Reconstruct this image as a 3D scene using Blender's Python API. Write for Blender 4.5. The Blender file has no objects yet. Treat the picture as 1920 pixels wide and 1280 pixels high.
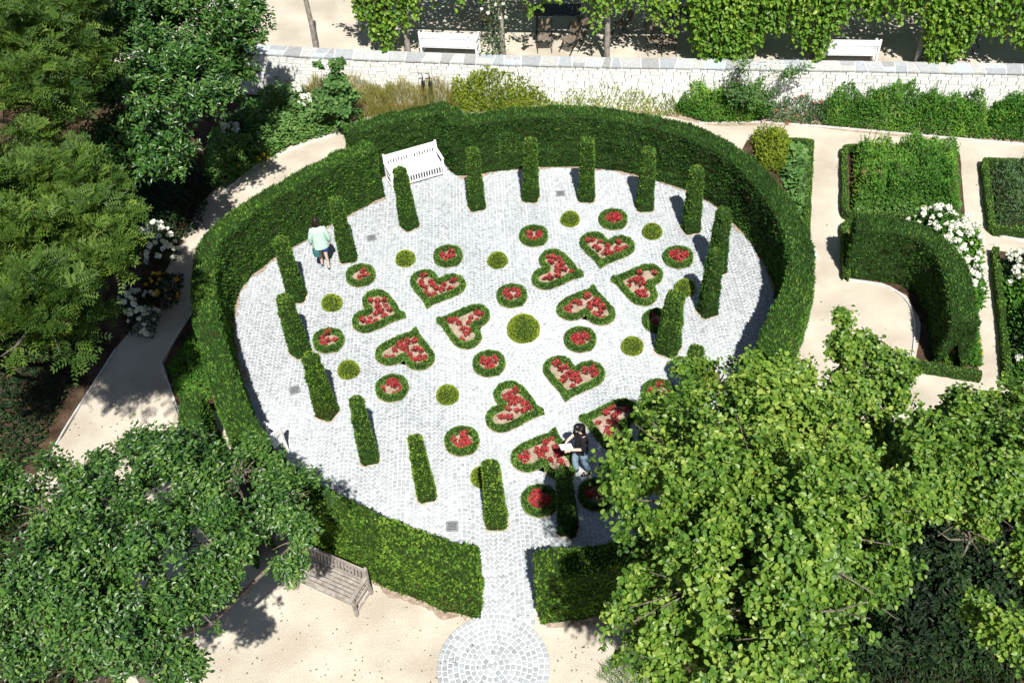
import bpy, math, random
import numpy as np
from mathutils import Vector, Matrix
random.seed(7); rng = np.random.default_rng(7)
C = bpy.context.scene; COL = C.collection
R_ = math.radians

# ------------------------------------------------------------------ camera
F_PX, PITCH, ROLL, CAM_H = 1885.6, 0.80312, -0.06712, 18.0
_c, _s = math.cos(PITCH), math.sin(PITCH)
FW = np.array([0, _c, -_s]); RT0 = np.array([1., 0, 0]); UP0 = np.array([0, _s, _c])
_cr, _sr = math.cos(ROLL), math.sin(ROLL)
RT = _cr*RT0 + _sr*UP0; UP = -_sr*RT0 + _cr*UP0
cd = bpy.data.cameras.new('camera'); cam = bpy.data.objects.new('camera', cd); COL.objects.link(cam)
cd.sensor_width = 36; cd.lens = 36*F_PX/1920; cd.clip_end = 400; cd.clip_start = 0.1
cam.matrix_world = Matrix(((RT[0], UP[0], -FW[0], 0), (RT[1], UP[1], -FW[1], 0), (RT[2], UP[2], -FW[2], CAM_H), (0, 0, 0, 1)))
C.camera = cam
C.render.resolution_x, C.render.resolution_y = 1024, 682
# ------------------------------------------------------------------ light
SUN_EL, SUN_AZ = R_(56), R_(-8)          # shadows run towards azimuth -8 deg (from +y)
w = bpy.data.worlds.new('World'); C.world = w; w.use_nodes = True
nt = w.node_tree; bg = nt.nodes['Background']; sk = nt.nodes.new('ShaderNodeTexSky'); sk.sky_type = 'NISHITA'
sk.sun_disc = False; sk.sun_elevation = SUN_EL; sk.sun_rotation = math.pi + SUN_AZ
nt.links.new(sk.outputs[0], bg.inputs[0]); bg.inputs[1].default_value = 0.05
sl = bpy.data.lights.new('sun', 'SUN'); so = bpy.data.objects.new('sun', sl); COL.objects.link(so)
sl.energy = 5.0; sl.angle = R_(0.6); sl.color = (1, 0.965, 0.90)
ld = Vector((math.sin(SUN_AZ)*math.cos(SUN_EL), math.cos(SUN_AZ)*math.cos(SUN_EL), -math.sin(SUN_EL)))
so.rotation_euler = ld.to_track_quat('-Z', 'Y').to_euler(); so.location = (3, -10, 30)
C.view_settings.view_transform = 'Standard'; C.view_settings.look = 'None'
C.view_settings.exposure = 0.6; C.view_settings.gamma = 1

def G(x, y, z=0.0):
    """survey: photo pixel -> world point at height z"""
    d = FW + (x-960)/F_PX*RT - (y-640)/F_PX*UP
    t = (z-CAM_H)/d[2]
    return np.array([d[0]*t, d[1]*t, z])
def G2(x, y, z=0.0): return G(x, y, z)[:2]

# ------------------------------------------------------------------ noise
_perm = rng.integers(0, 1 << 30, size=4096)
def _h(i, j, k): return (_perm[(i*73856093 ^ j*19349663 ^ k*83492791) & 4095] & 0xffff)/65535.0
def vnoise(P, s):
    P = np.asarray(P, float)*s + 1000.0
    I = np.floor(P).astype(np.int64); f = P-I; f = f*f*(3-2*f)
    i, j, k = I[..., 0], I[..., 1], I[..., 2]; a, b, c = f[..., 0], f[..., 1], f[..., 2]
    r = 0
    for di in (0, 1):
        for dj in (0, 1):
            for dk in (0, 1):
                r = r + _h(i+di, j+dj, k+dk)*(a if di else 1-a)*(b if dj else 1-b)*(c if dk else 1-c)
    return r*2-1
def nz(v):
    n = np.linalg.norm(v, axis=-1, keepdims=True); return v/np.maximum(n, 1e-9)

# ------------------------------------------------------------------ materials
MATS = {}
def base_mat(name):
    m = bpy.data.materials.new(name); m.use_nodes = True; MATS[name] = m
    n = m.node_tree; return m, n, n.nodes['Principled BSDF'], n.nodes['Material Output']
def ramp(n, cols):
    r = n.nodes.new('ShaderNodeValToRGB'); e = r.color_ramp.elements
    while len(e) < len(cols): e.new(0.5)
    for i, (p, c) in enumerate(cols): e[i].position = p; e[i].color = (*c, 1)
    return r
def leaf_mat(name, cols, rough=0.45, trans=0.3, spec=0.4, tcol=None):
    m, n, p, o = base_mat(name)
    a = n.nodes.new('ShaderNodeAttribute'); a.attribute_name = 'v'
    k = len(cols); r = ramp(n, [(i/(k-1), c) for i, c in enumerate(cols)])
    n.links.new(a.outputs['Fac'], r.inputs[0]); n.links.new(r.outputs[0], p.inputs['Base Color'])
    p.inputs['Roughness'].default_value = rough; p.inputs['Specular IOR Level'].default_value = spec
    if trans > 0:
        t = n.nodes.new('ShaderNodeBsdfTranslucent'); mx = n.nodes.new('ShaderNodeMixShader'); mx.inputs[0].default_value = trans
        g = n.nodes.new('ShaderNodeMix'); g.data_type = 'RGBA'; g.blend_type = 'MULTIPLY'; g.inputs[0].default_value = 1
        n.links.new(r.outputs[0], g.inputs[6]); g.inputs[7].default_value = (1.5, 1.5, 0.6, 1)
        n.links.new(g.outputs[2], t.inputs[0])
        n.links.new(p.outputs[0], mx.inputs[1]); n.links.new(t.outputs[0], mx.inputs[2]); n.links.new(mx.outputs[0], o.inputs[0])
    return m
def noise_mat(name, c1, c2, scale=8, rough=0.8, detail=6, bump=0.0, spec=0.3, lo=0.35, hi=0.65, fine=None, metal=0):
    m, n, p, o = base_mat(name)
    tc = n.nodes.new('ShaderNodeTexCoord'); t = n.nodes.new('ShaderNodeTexNoise'); t.inputs['Scale'].default_value = scale; t.inputs['Detail'].default_value = detail
    n.links.new(tc.outputs['Object'], t.inputs['Vector'])
    r = ramp(n, [(lo, c1), (hi, c2)]); n.links.new(t.outputs[0], r.inputs[0]); src = r.outputs[0]
    if fine:
        t2 = n.nodes.new('ShaderNodeTexNoise'); t2.inputs['Scale'].default_value = fine[0]; t2.inputs['Detail'].default_value = 3
        n.links.new(tc.outputs['Object'], t2.inputs['Vector']); r2 = ramp(n, [(0.3, (fine[1],)*3), (0.7, (1.0,)*3)]); n.links.new(t2.outputs[0], r2.inputs[0])
        g = n.nodes.new('ShaderNodeMix'); g.data_type = 'RGBA'; g.blend_type = 'MULTIPLY'; g.inputs[0].default_value = 1
        n.links.new(src, g.inputs[6]); n.links.new(r2.outputs[0], g.inputs[7]); src = g.outputs[2]
    n.links.new(src, p.inputs['Base Color']); p.inputs['Roughness'].default_value = rough; p.inputs['Specular IOR Level'].default_value = spec
    p.inputs['Metallic'].default_value = metal
    if bump:
        b = n.nodes.new('ShaderNodeBump'); b.inputs['Strength'].default_value = bump; b.inputs['Distance'].default_value = 0.02
        t3 = n.nodes.new('ShaderNodeTexNoise'); t3.inputs['Scale'].default_value = scale*6; t3.inputs['Detail'].default_value = 5
        n.links.new(tc.outputs['Object'], t3.inputs['Vector']); n.links.new(t3.outputs[0], b.inputs['Height']); n.links.new(b.outputs[0], p.inputs['Normal'])
    return m
def attr_mat(name, cols, rough=0.7, bump=0.2, spec=0.3, speck=0.85, sc=40):
    """per-face value 'v' through a ramp, times speckle"""
    m, n, p, o = base_mat(name)
    a = n.nodes.new('ShaderNodeAttribute'); a.attribute_name = 'v'; k = len(cols)
    r = ramp(n, [(i/(k-1), c) for i, c in enumerate(cols)]); n.links.new(a.outputs['Fac'], r.inputs[0])
    tc = n.nodes.new('ShaderNodeTexCoord'); t = n.nodes.new('ShaderNodeTexNoise'); t.inputs['Scale'].default_value = sc; t.inputs['Detail'].default_value = 5
    n.links.new(tc.outputs['Object'], t.inputs['Vector']); r2 = ramp(n, [(0.35, (speck,)*3), (0.65, (1.0,)*3)]); n.links.new(t.outputs[0], r2.inputs[0])
    g = n.nodes.new('ShaderNodeMix'); g.data_type = 'RGBA'; g.blend_type = 'MULTIPLY'; g.inputs[0].default_value = 1
    n.links.new(r.outputs[0], g.inputs[6]); n.links.new(r2.outputs[0], g.inputs[7]); n.links.new(g.outputs[2], p.inputs['Base Color'])
    p.inputs['Roughness'].default_value = rough; p.inputs['Specular IOR Level'].default_value = spec
    b = n.nodes.new('ShaderNodeBump'); b.inputs['Strength'].default_value = bump; b.inputs['Distance'].default_value = 0.01
    n.links.new(t.outputs[0], b.inputs['Height']); n.links.new(b.outputs[0], p.inputs['Normal'])
    return m

noise_mat('gravel', (0.50, 0.44, 0.355), (0.66, 0.60, 0.50), scale=.8, rough=0.95, bump=0.7, fine=(45, 0.62), spec=0.1)
noise_mat('soil', (0.05, 0.032, 0.02), (0.13, 0.085, 0.055), scale=2.5, rough=0.95, bump=0.8, fine=(30, 0.5), spec=0.1)  # dark brown of mulch, with tree shade put into the colour
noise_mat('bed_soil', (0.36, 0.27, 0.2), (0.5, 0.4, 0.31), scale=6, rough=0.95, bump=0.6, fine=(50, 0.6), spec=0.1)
noise_mat('pale_grit', (0.40, 0.34, 0.27), (0.6, 0.54, 0.46), scale=14, rough=0.9, fine=(50, 0.7))
noise_mat('fringe_soil', (0.30, 0.22, 0.16), (0.52, 0.42, 0.34), scale=9, rough=0.95, fine=(50, 0.6), spec=.1)
noise_mat('mortar', (0.54, 0.56, 0.57), (0.70, 0.72, 0.725), scale=1.4, rough=0.9, fine=(30, 0.85), spec=0.15)
attr_mat('cobble', [(0.28, 0.30, 0.315), (0.375, 0.405, 0.425), (0.46, 0.49, 0.505), (0.58, 0.605, 0.615)], rough=0.75, bump=0.3, speck=0.85)
attr_mat('whitewash', [(0.68, 0.67, 0.64), (0.8, 0.79, 0.765), (0.86, 0.85, 0.83)], rough=0.8, bump=0.5, speck=0.86, sc=14)
attr_mat('slate', [(0.34, 0.34, 0.34), (0.40, 0.43, 0.46), (0.52, 0.51, 0.49), (0.48, 0.55, 0.59)], rough=0.6, bump=0.3, speck=0.8, sc=9)
noise_mat('joint', (0.2, 0.195, 0.185), (0.32, 0.31, 0.30), scale=5)
noise_mat('white_paint', (0.78, 0.78, 0.79), (0.84, 0.84, 0.84), scale=6, rough=0.5, fine=(20, 0.93))
noise_mat('teak', (0.27, 0.23, 0.20), (0.44, 0.40, 0.36), scale=9, rough=0.75, fine=(45, 0.7))
noise_mat('chair_wood', (0.17, 0.13, 0.10), (0.30, 0.245, 0.19), scale=9, rough=0.7, fine=(45, 0.7))
noise_mat('post_wood', (0.22, 0.19, 0.16), (0.40, 0.36, 0.31), scale=7, rough=0.85, bump=0.5, fine=(30, 0.7))
noise_mat('bark', (0.10, 0.08, 0.06), (0.24, 0.2, 0.16), scale=10, rough=0.9, bump=0.6, fine=(40, 0.6))
noise_mat('steel_edge', (0.5, 0.5, 0.5), (0.65, 0.65, 0.64), scale=5, rough=0.6)
noise_mat('dark_metal', (0.012, 0.012, 0.013), (0.03, 0.03, 0.03), scale=5, rough=0.5)
noise_mat('drain_iron', (0.16, 0.17, 0.18), (0.28, 0.29, 0.3), scale=30, rough=0.6)
noise_mat('screen_grey', (0.35, 0.42, 0.46), (0.5, 0.56, 0.6), scale=3, rough=0.4)
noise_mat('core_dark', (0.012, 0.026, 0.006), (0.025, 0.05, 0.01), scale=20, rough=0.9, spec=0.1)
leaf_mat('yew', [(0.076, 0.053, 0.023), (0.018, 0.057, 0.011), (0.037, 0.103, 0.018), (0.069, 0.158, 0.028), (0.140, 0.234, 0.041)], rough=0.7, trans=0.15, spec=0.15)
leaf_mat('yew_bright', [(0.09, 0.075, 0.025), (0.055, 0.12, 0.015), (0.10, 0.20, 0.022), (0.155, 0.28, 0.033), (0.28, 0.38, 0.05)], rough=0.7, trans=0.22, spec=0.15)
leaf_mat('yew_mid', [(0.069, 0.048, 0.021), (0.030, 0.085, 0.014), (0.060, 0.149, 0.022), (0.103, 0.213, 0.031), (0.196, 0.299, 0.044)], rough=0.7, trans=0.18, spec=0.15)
leaf_mat('box_edge', [(0.059, 0.130, 0.026), (0.111, 0.234, 0.039), (0.182, 0.337, 0.059), (0.325, 0.493, 0.098)], rough=0.7, trans=0.2, spec=0.15)
leaf_mat('box_ball', [(0.142, 0.201, 0.024), (0.224, 0.307, 0.031), (0.307, 0.389, 0.040), (0.401, 0.484, 0.059)], rough=0.7, trans=0.2, spec=0.15)
leaf_mat('lime_leaf', [(0.022, 0.061, 0.007), (0.054, 0.128, 0.013), (0.104, 0.199, 0.021), (0.181, 0.282, 0.037), (0.286, 0.371, 0.069)], rough=0.45, trans=0.2, spec=0.4)
leaf_mat('pear_leaf', [(0.007, 0.026, 0.006), (0.018, 0.059, 0.010), (0.042, 0.111, 0.017), (0.084, 0.178, 0.027), (0.154, 0.244, 0.050)], rough=0.42, trans=0.12, spec=0.5)
leaf_mat('ash_leaf', [(0.014, 0.043, 0.006), (0.043, 0.094, 0.011), (0.086, 0.151, 0.018), (0.151, 0.223, 0.028)], rough=0.55, trans=0.2, spec=0.3)
leaf_mat('laurel_leaf', [(0.006, 0.022, 0.005), (0.015, 0.060, 0.010), (0.038, 0.112, 0.016), (0.075, 0.165, 0.026), (0.128, 0.217, 0.040)], rough=0.36, trans=0.12, spec=0.5)
leaf_mat('shade_leaf', [(0.005, 0.014, 0.004), (0.01, 0.026, 0.007), (0.02, 0.048, 0.012), (0.035, 0.07, 0.016)], rough=0.6, trans=0.1, spec=0.25)  # leaf green darkened so the shade under the trees looks deeper
leaf_mat('vine_leaf', [(0.057, 0.143, 0.014), (0.103, 0.220, 0.020), (0.172, 0.297, 0.030), (0.310, 0.418, 0.050)], rough=0.45, trans=0.3)
leaf_mat('herb_leaf', [(0.041, 0.121, 0.019), (0.074, 0.196, 0.027), (0.135, 0.284, 0.041), (0.257, 0.392, 0.068)], rough=0.7, trans=0.28, spec=0.12)
leaf_mat('lady_leaf', [(0.05, 0.12, 0.03), (0.08, 0.18, 0.04), (0.12, 0.24, 0.055), (0.2, 0.31, 0.09)], rough=0.6, trans=0.25)
leaf_mat('mallow_leaf', [(0.030, 0.083, 0.022), (0.054, 0.132, 0.034), (0.084, 0.176, 0.045), (0.144, 0.242, 0.068)], rough=0.6, trans=0.2, spec=0.2)
leaf_mat('fern_leaf', [(0.099, 0.165, 0.018), (0.165, 0.231, 0.024), (0.242, 0.297, 0.033), (0.330, 0.374, 0.055)], rough=0.7, trans=0.28, spec=0.12)
leaf_mat('dry_grass', [(0.138, 0.161, 0.034), (0.218, 0.218, 0.052), (0.322, 0.276, 0.081), (0.414, 0.345, 0.127)], rough=0.8, trans=0.25, spec=0.1)
leaf_mat('rose_leaf', [(0.02, 0.055, 0.016), (0.04, 0.095, 0.025), (0.07, 0.14, 0.04), (0.12, 0.2, 0.06)], rough=0.5, trans=0.2)
leaf_mat('petal_white', [(0.7, 0.71, 0.68), (0.84, 0.84, 0.82)], rough=0.6, trans=0.2)
leaf_mat('petal_yellow', [(0.5, 0.26, 0.01), (0.85, 0.6, 0.03)], rough=0.6, trans=0.2)
leaf_mat('petal_red', [(0.22, 0.012, 0.018), (0.46, 0.028, 0.036), (0.66, 0.075, 0.085)], rough=0.5, trans=0.2)
leaf_mat('petal_rust', [(0.18, 0.06, 0.03), (0.4, 0.2, 0.12)], rough=0.6, trans=0.2)
leaf_mat('bronze_leaf', [(0.08, 0.03, 0.018), (0.17, 0.05, 0.035), (0.27, 0.09, 0.06)], rough=0.45, trans=0.2)

# ------------------------------------------------------------------ objects
def tag(o, label=None, cat=None, group=None, kind=None):
    if label: o['label'] = label
    if cat: o['category'] = cat
    if group: o['group'] = group
    if kind: o['kind'] = kind
    return o
def empty(name, loc, rz=0.0):
    o = bpy.data.objects.new(name, None); COL.objects.link(o); o.location = loc; o.rotation_euler = (0, 0, rz); o.empty_display_size = 0.2
    return o
def np_mesh(name, V, faces, v=None, mats=('gravel',), mi=None, smooth=False):
    """faces: list of int arrays (k x n) each constant n"""
    me = bpy.data.meshes.new(name); V = np.asarray(V, np.float32)
    me.vertices.add(len(V)); me.vertices.foreach_set('co', V.ravel())
    faces = [np.asarray(f, np.int32) for f in faces if len(f)]
    tot = np.concatenate([np.full(len(f), f.shape[1], np.int32) for f in faces]); idx = np.concatenate([f.ravel() for f in faces])
    st = np.concatenate([[0], np.cumsum(tot)[:-1]]).astype(np.int32)
    me.loops.add(len(idx)); me.loops.foreach_set('vertex_index', idx)
    me.polygons.add(len(tot)); me.polygons.foreach_set('loop_start', st); me.polygons.foreach_set('loop_total', tot)
    if mi is not None: me.polygons.foreach_set('material_index', np.asarray(mi, np.int32))
    me.polygons.foreach_set('use_smooth', np.full(len(tot), smooth))
    if v is not None:
        a = me.attributes.new('v', 'FLOAT', 'FACE'); a.data.foreach_set('value', np.clip(np.asarray(v, np.float32), 0, 1))
    for m in mats: me.materials.append(MATS[m])
    me.update(calc_edges=True); me.validate()
    return me
def link(name, me, parent=None, loc=None):
    o = bpy.data.objects.new(name, me); COL.objects.link(o)
    if parent: o.parent = parent
    if loc is not None: o.location = loc
    return o
class MB:
    """collects pieces (V, faces, v, material index) into one mesh"""
    def __init__(s, mats): s.V = []; s.F = {}; s.n = 0; s.mats = mats; s.order = []
    def add(s, V, F, v=0.5, mi=0):
        V = np.asarray(V, float).reshape(-1, 3); F = np.asarray(F, np.int64)
        if len(F) == 0: return
        s.order.append((F+s.n, np.broadcast_to(np.asarray(v, float), (len(F),)), np.full(len(F), mi))); s.V.append(V); s.n += len(V)
    def box(s, c, d, rz=0.0, v=0.5, mi=0, M=None, jitter=0):
        x, y, z = np.array(d)/2
        P = np.array([(-x, -y, -z), (x, -y, -z), (x, y, -z), (-x, y, -z), (-x, -y, z), (x, -y, z), (x, y, z), (-x, y, z)])
        if jitter: P = P+rng.uniform(-jitter, jitter, P.shape)
        if M is not None: P = P@np.array(M).T
        elif rz: P = P@np.array([[math.cos(rz), math.sin(rz), 0], [-math.sin(rz), math.cos(rz), 0], [0, 0, 1]])
        s.add(P+np.array(c), [(0, 3, 2, 1), (4, 5, 6, 7), (0, 1, 5, 4), (1, 2, 6, 5), (2, 3, 7, 6), (3, 0, 4, 7)], v, mi)
    def bar(s, a, b, wd, ht, v=0.5, mi=0, up=(0, 0, 1)):
        a = np.array(a, float); b = np.array(b, float); d = nz(b-a); u = np.array(up, float)
        if abs(d@u) > 0.98: u = np.array([0, 1., 0])
        sd = nz(np.cross(d, u)); u2 = np.cross(sd, d)
        P = []
        for q in (a, b):
            for i, j in ((-1, -1), (1, -1), (1, 1), (-1, 1)): P.append(q+sd*i*wd/2+u2*j*ht/2)
        s.add(P, [(0, 1, 2, 3), (7, 6, 5, 4), (0, 4, 5, 1), (1, 5, 6, 2), (2, 6, 7, 3), (3, 7, 4, 0)], v, mi)
    def tube(s, pts, rad, n=8, v=0.5, mi=0, cap=True):
        pts = np.asarray(pts, float); rad = np.broadcast_to(np.asarray(rad, float), (len(pts),))
        t = nz(np.gradient(pts, axis=0)); ref = np.array([0.13, 0.97, 0.2]); 
        a = nz(np.cross(t, ref)); b = np.cross(t, a); th = np.linspace(0, 2*math.pi, n, endpoint=False)
        P = pts[:, None]+rad[:, None, None]*(np.cos(th)[None, :, None]*a[:, None]+np.sin(th)[None, :, None]*b[:, None])
        m = len(pts); i = np.arange(m-1)[:, None]*n; j = np.arange(n)[None]; j2 = (j+1) % n
        F = np.stack([i+j, i+j2, i+n+j2, i+n+j], -1).reshape(-1, 4)
        V = np.concatenate([P.reshape(-1, 3), pts[:1], pts[-1:]]); s.add(V, F, v, mi)
        if cap:
            k = s.n-len(V); jj = np.arange(n); 
            s.order.append((np.stack([k+(jj+1) % n, k+jj, np.full(n, k+m*n)], -1), np.full(n, v), np.full(n, mi)))
            s.order.append((np.stack([k+(m-1)*n+jj, k+(m-1)*n+(jj+1) % n, np.full(n, k+m*n+1)], -1), np.full(n, v), np.full(n, mi)))
    def mesh(s, name, origin=(0, 0, 0), smooth=False):
        V = np.concatenate(s.V)-np.array(origin)
        by = {}
        for F, v, mi in s.order: by.setdefault(F.shape[1], []).append((F, v, mi))
        FF = []; vv = []; mm = []
        for k in by:
            FF.append(np.concatenate([a[0] for a in by[k]])); vv.append(np.concatenate([a[1] for a in by[k]])); mm.append(np.concatenate([a[2] for a in by[k]]))
        return np_mesh(name, V, FF, np.concatenate(vv), s.mats, np.concatenate(mm), smooth)
    def build(s, name, parent=None, origin=(0, 0, 0), smooth=False):
        me = s.mesh(name, origin, smooth)
        return link(name, me, parent, None if parent else origin)

# ------------------------------------------------------------------ leaves
def leaf_geo(P, D, N, L, W, kind='rhomb', fold=0.18):
    """P base points, D long axis, N face normal"""
    n = len(P); D = nz(D); S = nz(np.cross(D, N)); N = nz(np.cross(S, D))
    L = np.broadcast_to(L, (n,))[:, None]; W = np.broadcast_to(W, (n,))[:, None]
    i = np.arange(n)[:, None]
    if kind == 'rhomb':
        V = np.stack([P, P+D*L*.45+S*W*.5+N*W*fold, P+D*L, P+D*L*.45-S*W*.5+N*W*fold], 1); F = i*4+np.array([[0, 1, 2, 3]]); k = 1
    elif kind == 'oval':
        V = np.stack([P, P+D*L*.28+S*W*.46+N*W*fold, P+D*L*.68+S*W*.40+N*W*fold*.8, P+D*L-N*L*.08, P+D*L*.68-S*W*.40+N*W*fold*.8, P+D*L*.28-S*W*.46+N*W*fold], 1)
        F = np.stack([i*6+np.array([[0, 1, 2, 3]]), i*6+np.array([[0, 3, 4, 5]])], 1).reshape(-1, 4); k = 2
    elif kind == 'round':
        V = np.stack([P, P-D*L*.06+S*W*.25+N*W*fold*.5, P+D*L*.3+S*W*.52+N*W*fold, P+D*L*.72+S*W*.36+N*W*fold*.6, P+D*L-N*L*.1,
                      P+D*L*.72-S*W*.36+N*W*fold*.6, P+D*L*.3-S*W*.52+N*W*fold, P-D*L*.06-S*W*.25+N*W*fold*.5, P+D*L*.5-N*L*.03], 1)
        F = np.stack([i*9+np.array([[0, 1, 2, 8]]), i*9+np.array([[8, 2, 3, 4]]), i*9+np.array([[8, 4, 5, 6]]), i*9+np.array([[0, 8, 6, 7]])], 1).reshape(-1, 4); k = 4
    return V.reshape(-1, 3), F, k
def add_leaves(mb, P, D, N, L, W, v, kind='rhomb', mi=0, fold=0.18):
    if len(P) == 0: return
    V, F, k = leaf_geo(np.asarray(P), np.asarray(D), np.asarray(N), L, W, kind, fold); mb.add(V, F, np.repeat(np.broadcast_to(v, (len(P),)), k), mi)
def rdir(n):
    return nz(rng.normal(size=(n, 3)))

def grid_geo(P, closed_u=False, closed_v=False):
    n, m = P.shape[:2]; a = np.arange(n if closed_u else n-1); b = np.arange(m if closed_v else m-1)
    A, B = np.meshgrid(a, b, indexing='ij'); A2 = (A+1) % n; B2 = (B+1) % m
    return np.stack([A*m+B, A2*m+B, A2*m+B2, A*m+B2], -1).reshape(-1, 4)
def grid_normals(P, F):
    V = P.reshape(-1, 3); q = V[F]; fn = np.cross(q[:, 2]-q[:, 0], q[:, 3]-q[:, 1]); vn = np.zeros_like(V)
    for k in range(4): np.add.at(vn, F[:, k], fn)
    return nz(vn), fn
def clipped(mb, P, closed_u=False, closed_v=False, dens=420, L=(0.06, 0.11), W=0.036, amp=0.04, up=0.6, leaf_mi=0, core_mi=1, kind='rhomb', vbias=0.0, lump=2.2, flip=False, out=0.5, topboost=0.0):
    """a clipped green surface: dark core + small shoots"""
    F = grid_geo(P, closed_u, closed_v)
    if flip: F = F[:, ::-1]
    vn, _ = grid_normals(P, F); V = P.reshape(-1, 3)
    d = vnoise(V, lump)*amp+vnoise(V*[1, 1, 1.7], lump*3.6)*amp*.9; V = V+vn*d[:, None]
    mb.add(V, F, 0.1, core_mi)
    q = V[F]; fn = np.cross(q[:, 2]-q[:, 0], q[:, 3]-q[:, 1]); ar = np.linalg.norm(fn, axis=1)/2; n = int(ar.sum()*dens)
    if n < 1: return
    fi = rng.choice(len(F), n, p=ar/ar.sum()); u = rng.random((n, 1)); t = rng.random((n, 1)); Q = q[fi]
    pt = (Q[:, 0]*(1-u)+Q[:, 1]*u)*(1-t)+(Q[:, 3]*(1-u)+Q[:, 2]*u)*t; N = nz(fn[fi])
    D = nz(N*out+np.array([0, 0, up])+rng.normal(size=(n, 3))*.45)
    LL = rng.uniform(L[0], L[1], n)
    cl = vnoise(pt, .9)*.2+vnoise(pt, 2.6)*.2+vnoise(pt*[1, 1, 1.8], 7)*.22
    v = 0.47+cl+rng.normal(size=n)*.15+vbias+topboost*np.clip(N[:, 2], 0, 1)  # upward-facing shoots get a lighter colour, sunlit tops painted in
    fac = nz(N+rng.normal(size=(n, 3))*.5+np.array([0, 0, .3]))
    add_leaves(mb, pt-D*LL[:, None]*.25, D, fac, LL, W*rng.uniform(.7, 1.4, n), v, kind, leaf_mi)

def resample(pts, step, closed=False, smooth=0):
    p = np.asarray(pts, float)
    if closed: p = np.vstack([p, p[:1]])
    for _ in range(smooth):
        q = [p[0]] if not closed else []
        for a, b in zip(p[:-1], p[1:]): q += [a*.75+b*.25, a*.25+b*.75]
        if closed: q.append(q[0])
        else: q.append(p[-1])
        p = np.array(q)
    s = np.concatenate([[0], np.cumsum(np.linalg.norm(np.diff(p, axis=0), axis=1))]); n = max(2, int(round(s[-1]/step)))
    t = np.linspace(0, s[-1], n+1)
    if closed: t = t[:-1]
    return np.stack([np.interp(t, s, p[:, k]) for k in range(p.shape[1])], 1)
def offset(p, d, closed=False):
    if closed: t = np.roll(p, -1, 0)-np.roll(p, 1, 0)
    else: t = np.gradient(p, axis=0)
    t = nz(t); return p+np.stack([-t[:, 1], t[:, 0]], 1)*d

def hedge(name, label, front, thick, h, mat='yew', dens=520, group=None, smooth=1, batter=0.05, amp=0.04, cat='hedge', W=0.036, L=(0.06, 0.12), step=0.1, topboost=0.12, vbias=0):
    """front: ground line; hedge body lies thick metres to its left-hand side"""
    a = resample(front, step, smooth=smooth); b = offset(a, thick); n = len(a)
    sec = []; hs = int(h/step)+1; ts = max(3, int(thick/step)+1)
    for k in range(hs): sec.append((batter*(k/(hs-1)), h*(k/(hs-1))*.985))
    for k in range(1, ts): sec.append((batter+(1-2*batter)*k/ts, h))
    for k in range(hs): sec.append((1-batter*(1-k/(hs-1)), h*(1-k/(hs-1))*.985))
    sec = np.array(sec)
    hv = 1+vnoise(np.column_stack([a, np.zeros(n)]), .5)*.03
    P = a[:, None]*(1-sec[None, :, :1])+b[:, None]*sec[None, :, :1]
    P = np.concatenate([P, (sec[None, :, 1]*hv[:, None])[..., None]], -1)
    c0 = np.stack([P[0].mean(0)*(1-f)+P[0]*f for f in (0.05, .35, .65, .9)]); c1 = np.stack([P[-1].mean(0)*(1-f)+P[-1]*f for f in (.9, .65, .35, 0.05)])
    P = np.concatenate([c0, P, c1])
    o = np.array([*a[len(a)//2], 0]); mb = MB([mat, 'core_dark'])
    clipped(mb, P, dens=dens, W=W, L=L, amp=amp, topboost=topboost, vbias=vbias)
    ob = mb.build(name, origin=o); tag(ob, label, cat, group); return ob

# ================================================================== SETTING
def flat(name, poly, z, mat, kind='structure', parent=None):
    poly = np.asarray(poly, float); me = bpy.data.meshes.new(name)
    me.from_pydata([(x, y, z) for x, y in poly], [], [list(range(len(poly)))]); me.materials.append(MATS[mat]); me.update()
    o = link(name, me, parent)
    if kind: o['kind'] = kind
    return o
mb = MB(['gravel']); n = 60
gx = np.linspace(-70, 70, n); gy = np.linspace(-40, 27, n)
gm = bpy.data.meshes.new('ground'); gm.from_pydata([(-80, -40, 0), (80, -40, 0), (80, 110, 0), (-80, 110, 0)], [], [(0, 1, 2, 3)]); gm.materials.append(MATS['gravel'])
tag(link('ground', gm), kind='structure')

# ring hedge inner line (world metres), front gap -> clockwise
INNER_L = [(-1.04, 10.52), (-2.08, 10.96), (-2.92, 11.39), (-4.02, 12.12), (-5.0, 13.1), (-5.75, 14.3), (-6.2, 15.4), (-6.72, 16.9), (-7.1, 18.2), (-7.24, 19.62), (-7.04, 20.22), (-6.29, 21.23), (-4.48, 22.79), (-3.41, 23.53)]
INNER_R = [(-1.25, 24.19), (0.34, 24.5), (2.56, 24.37), (4.79, 23.4), (6.08, 22.02), (6.6, 20.6), (6.85, 19.2), (6.8, 18.2), (6.55, 17.25)]
INNER_RL = [(6.45, 17.1), (5.9, 16.2), (5.5, 15.2), (5.15, 14.2), (4.7, 12.9), (3.8, 11.6), (2.6, 10.6), (1.2, 10.25), (0.17, 10.22)]
pav = [(-0.99, 9.7)]+INNER_L+[(-3.9, 24.3), (-1.6, 25.0)]+INNER_R+INNER_RL+[(0.0, 9.5)]
flat('paving_bed', pav, 0.004, 'mortar'); PAV = np.array(pav)
CC = np.array([-0.77, 8.85]); CRAD = 1.06
flat('paving_circle_bed', [(CC[0]+CRAD*math.cos(t), CC[1]+CRAD*math.sin(t)) for t in np.linspace(0, 2*math.pi, 64, endpoint=False)], 0.008, 'mortar')
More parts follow.
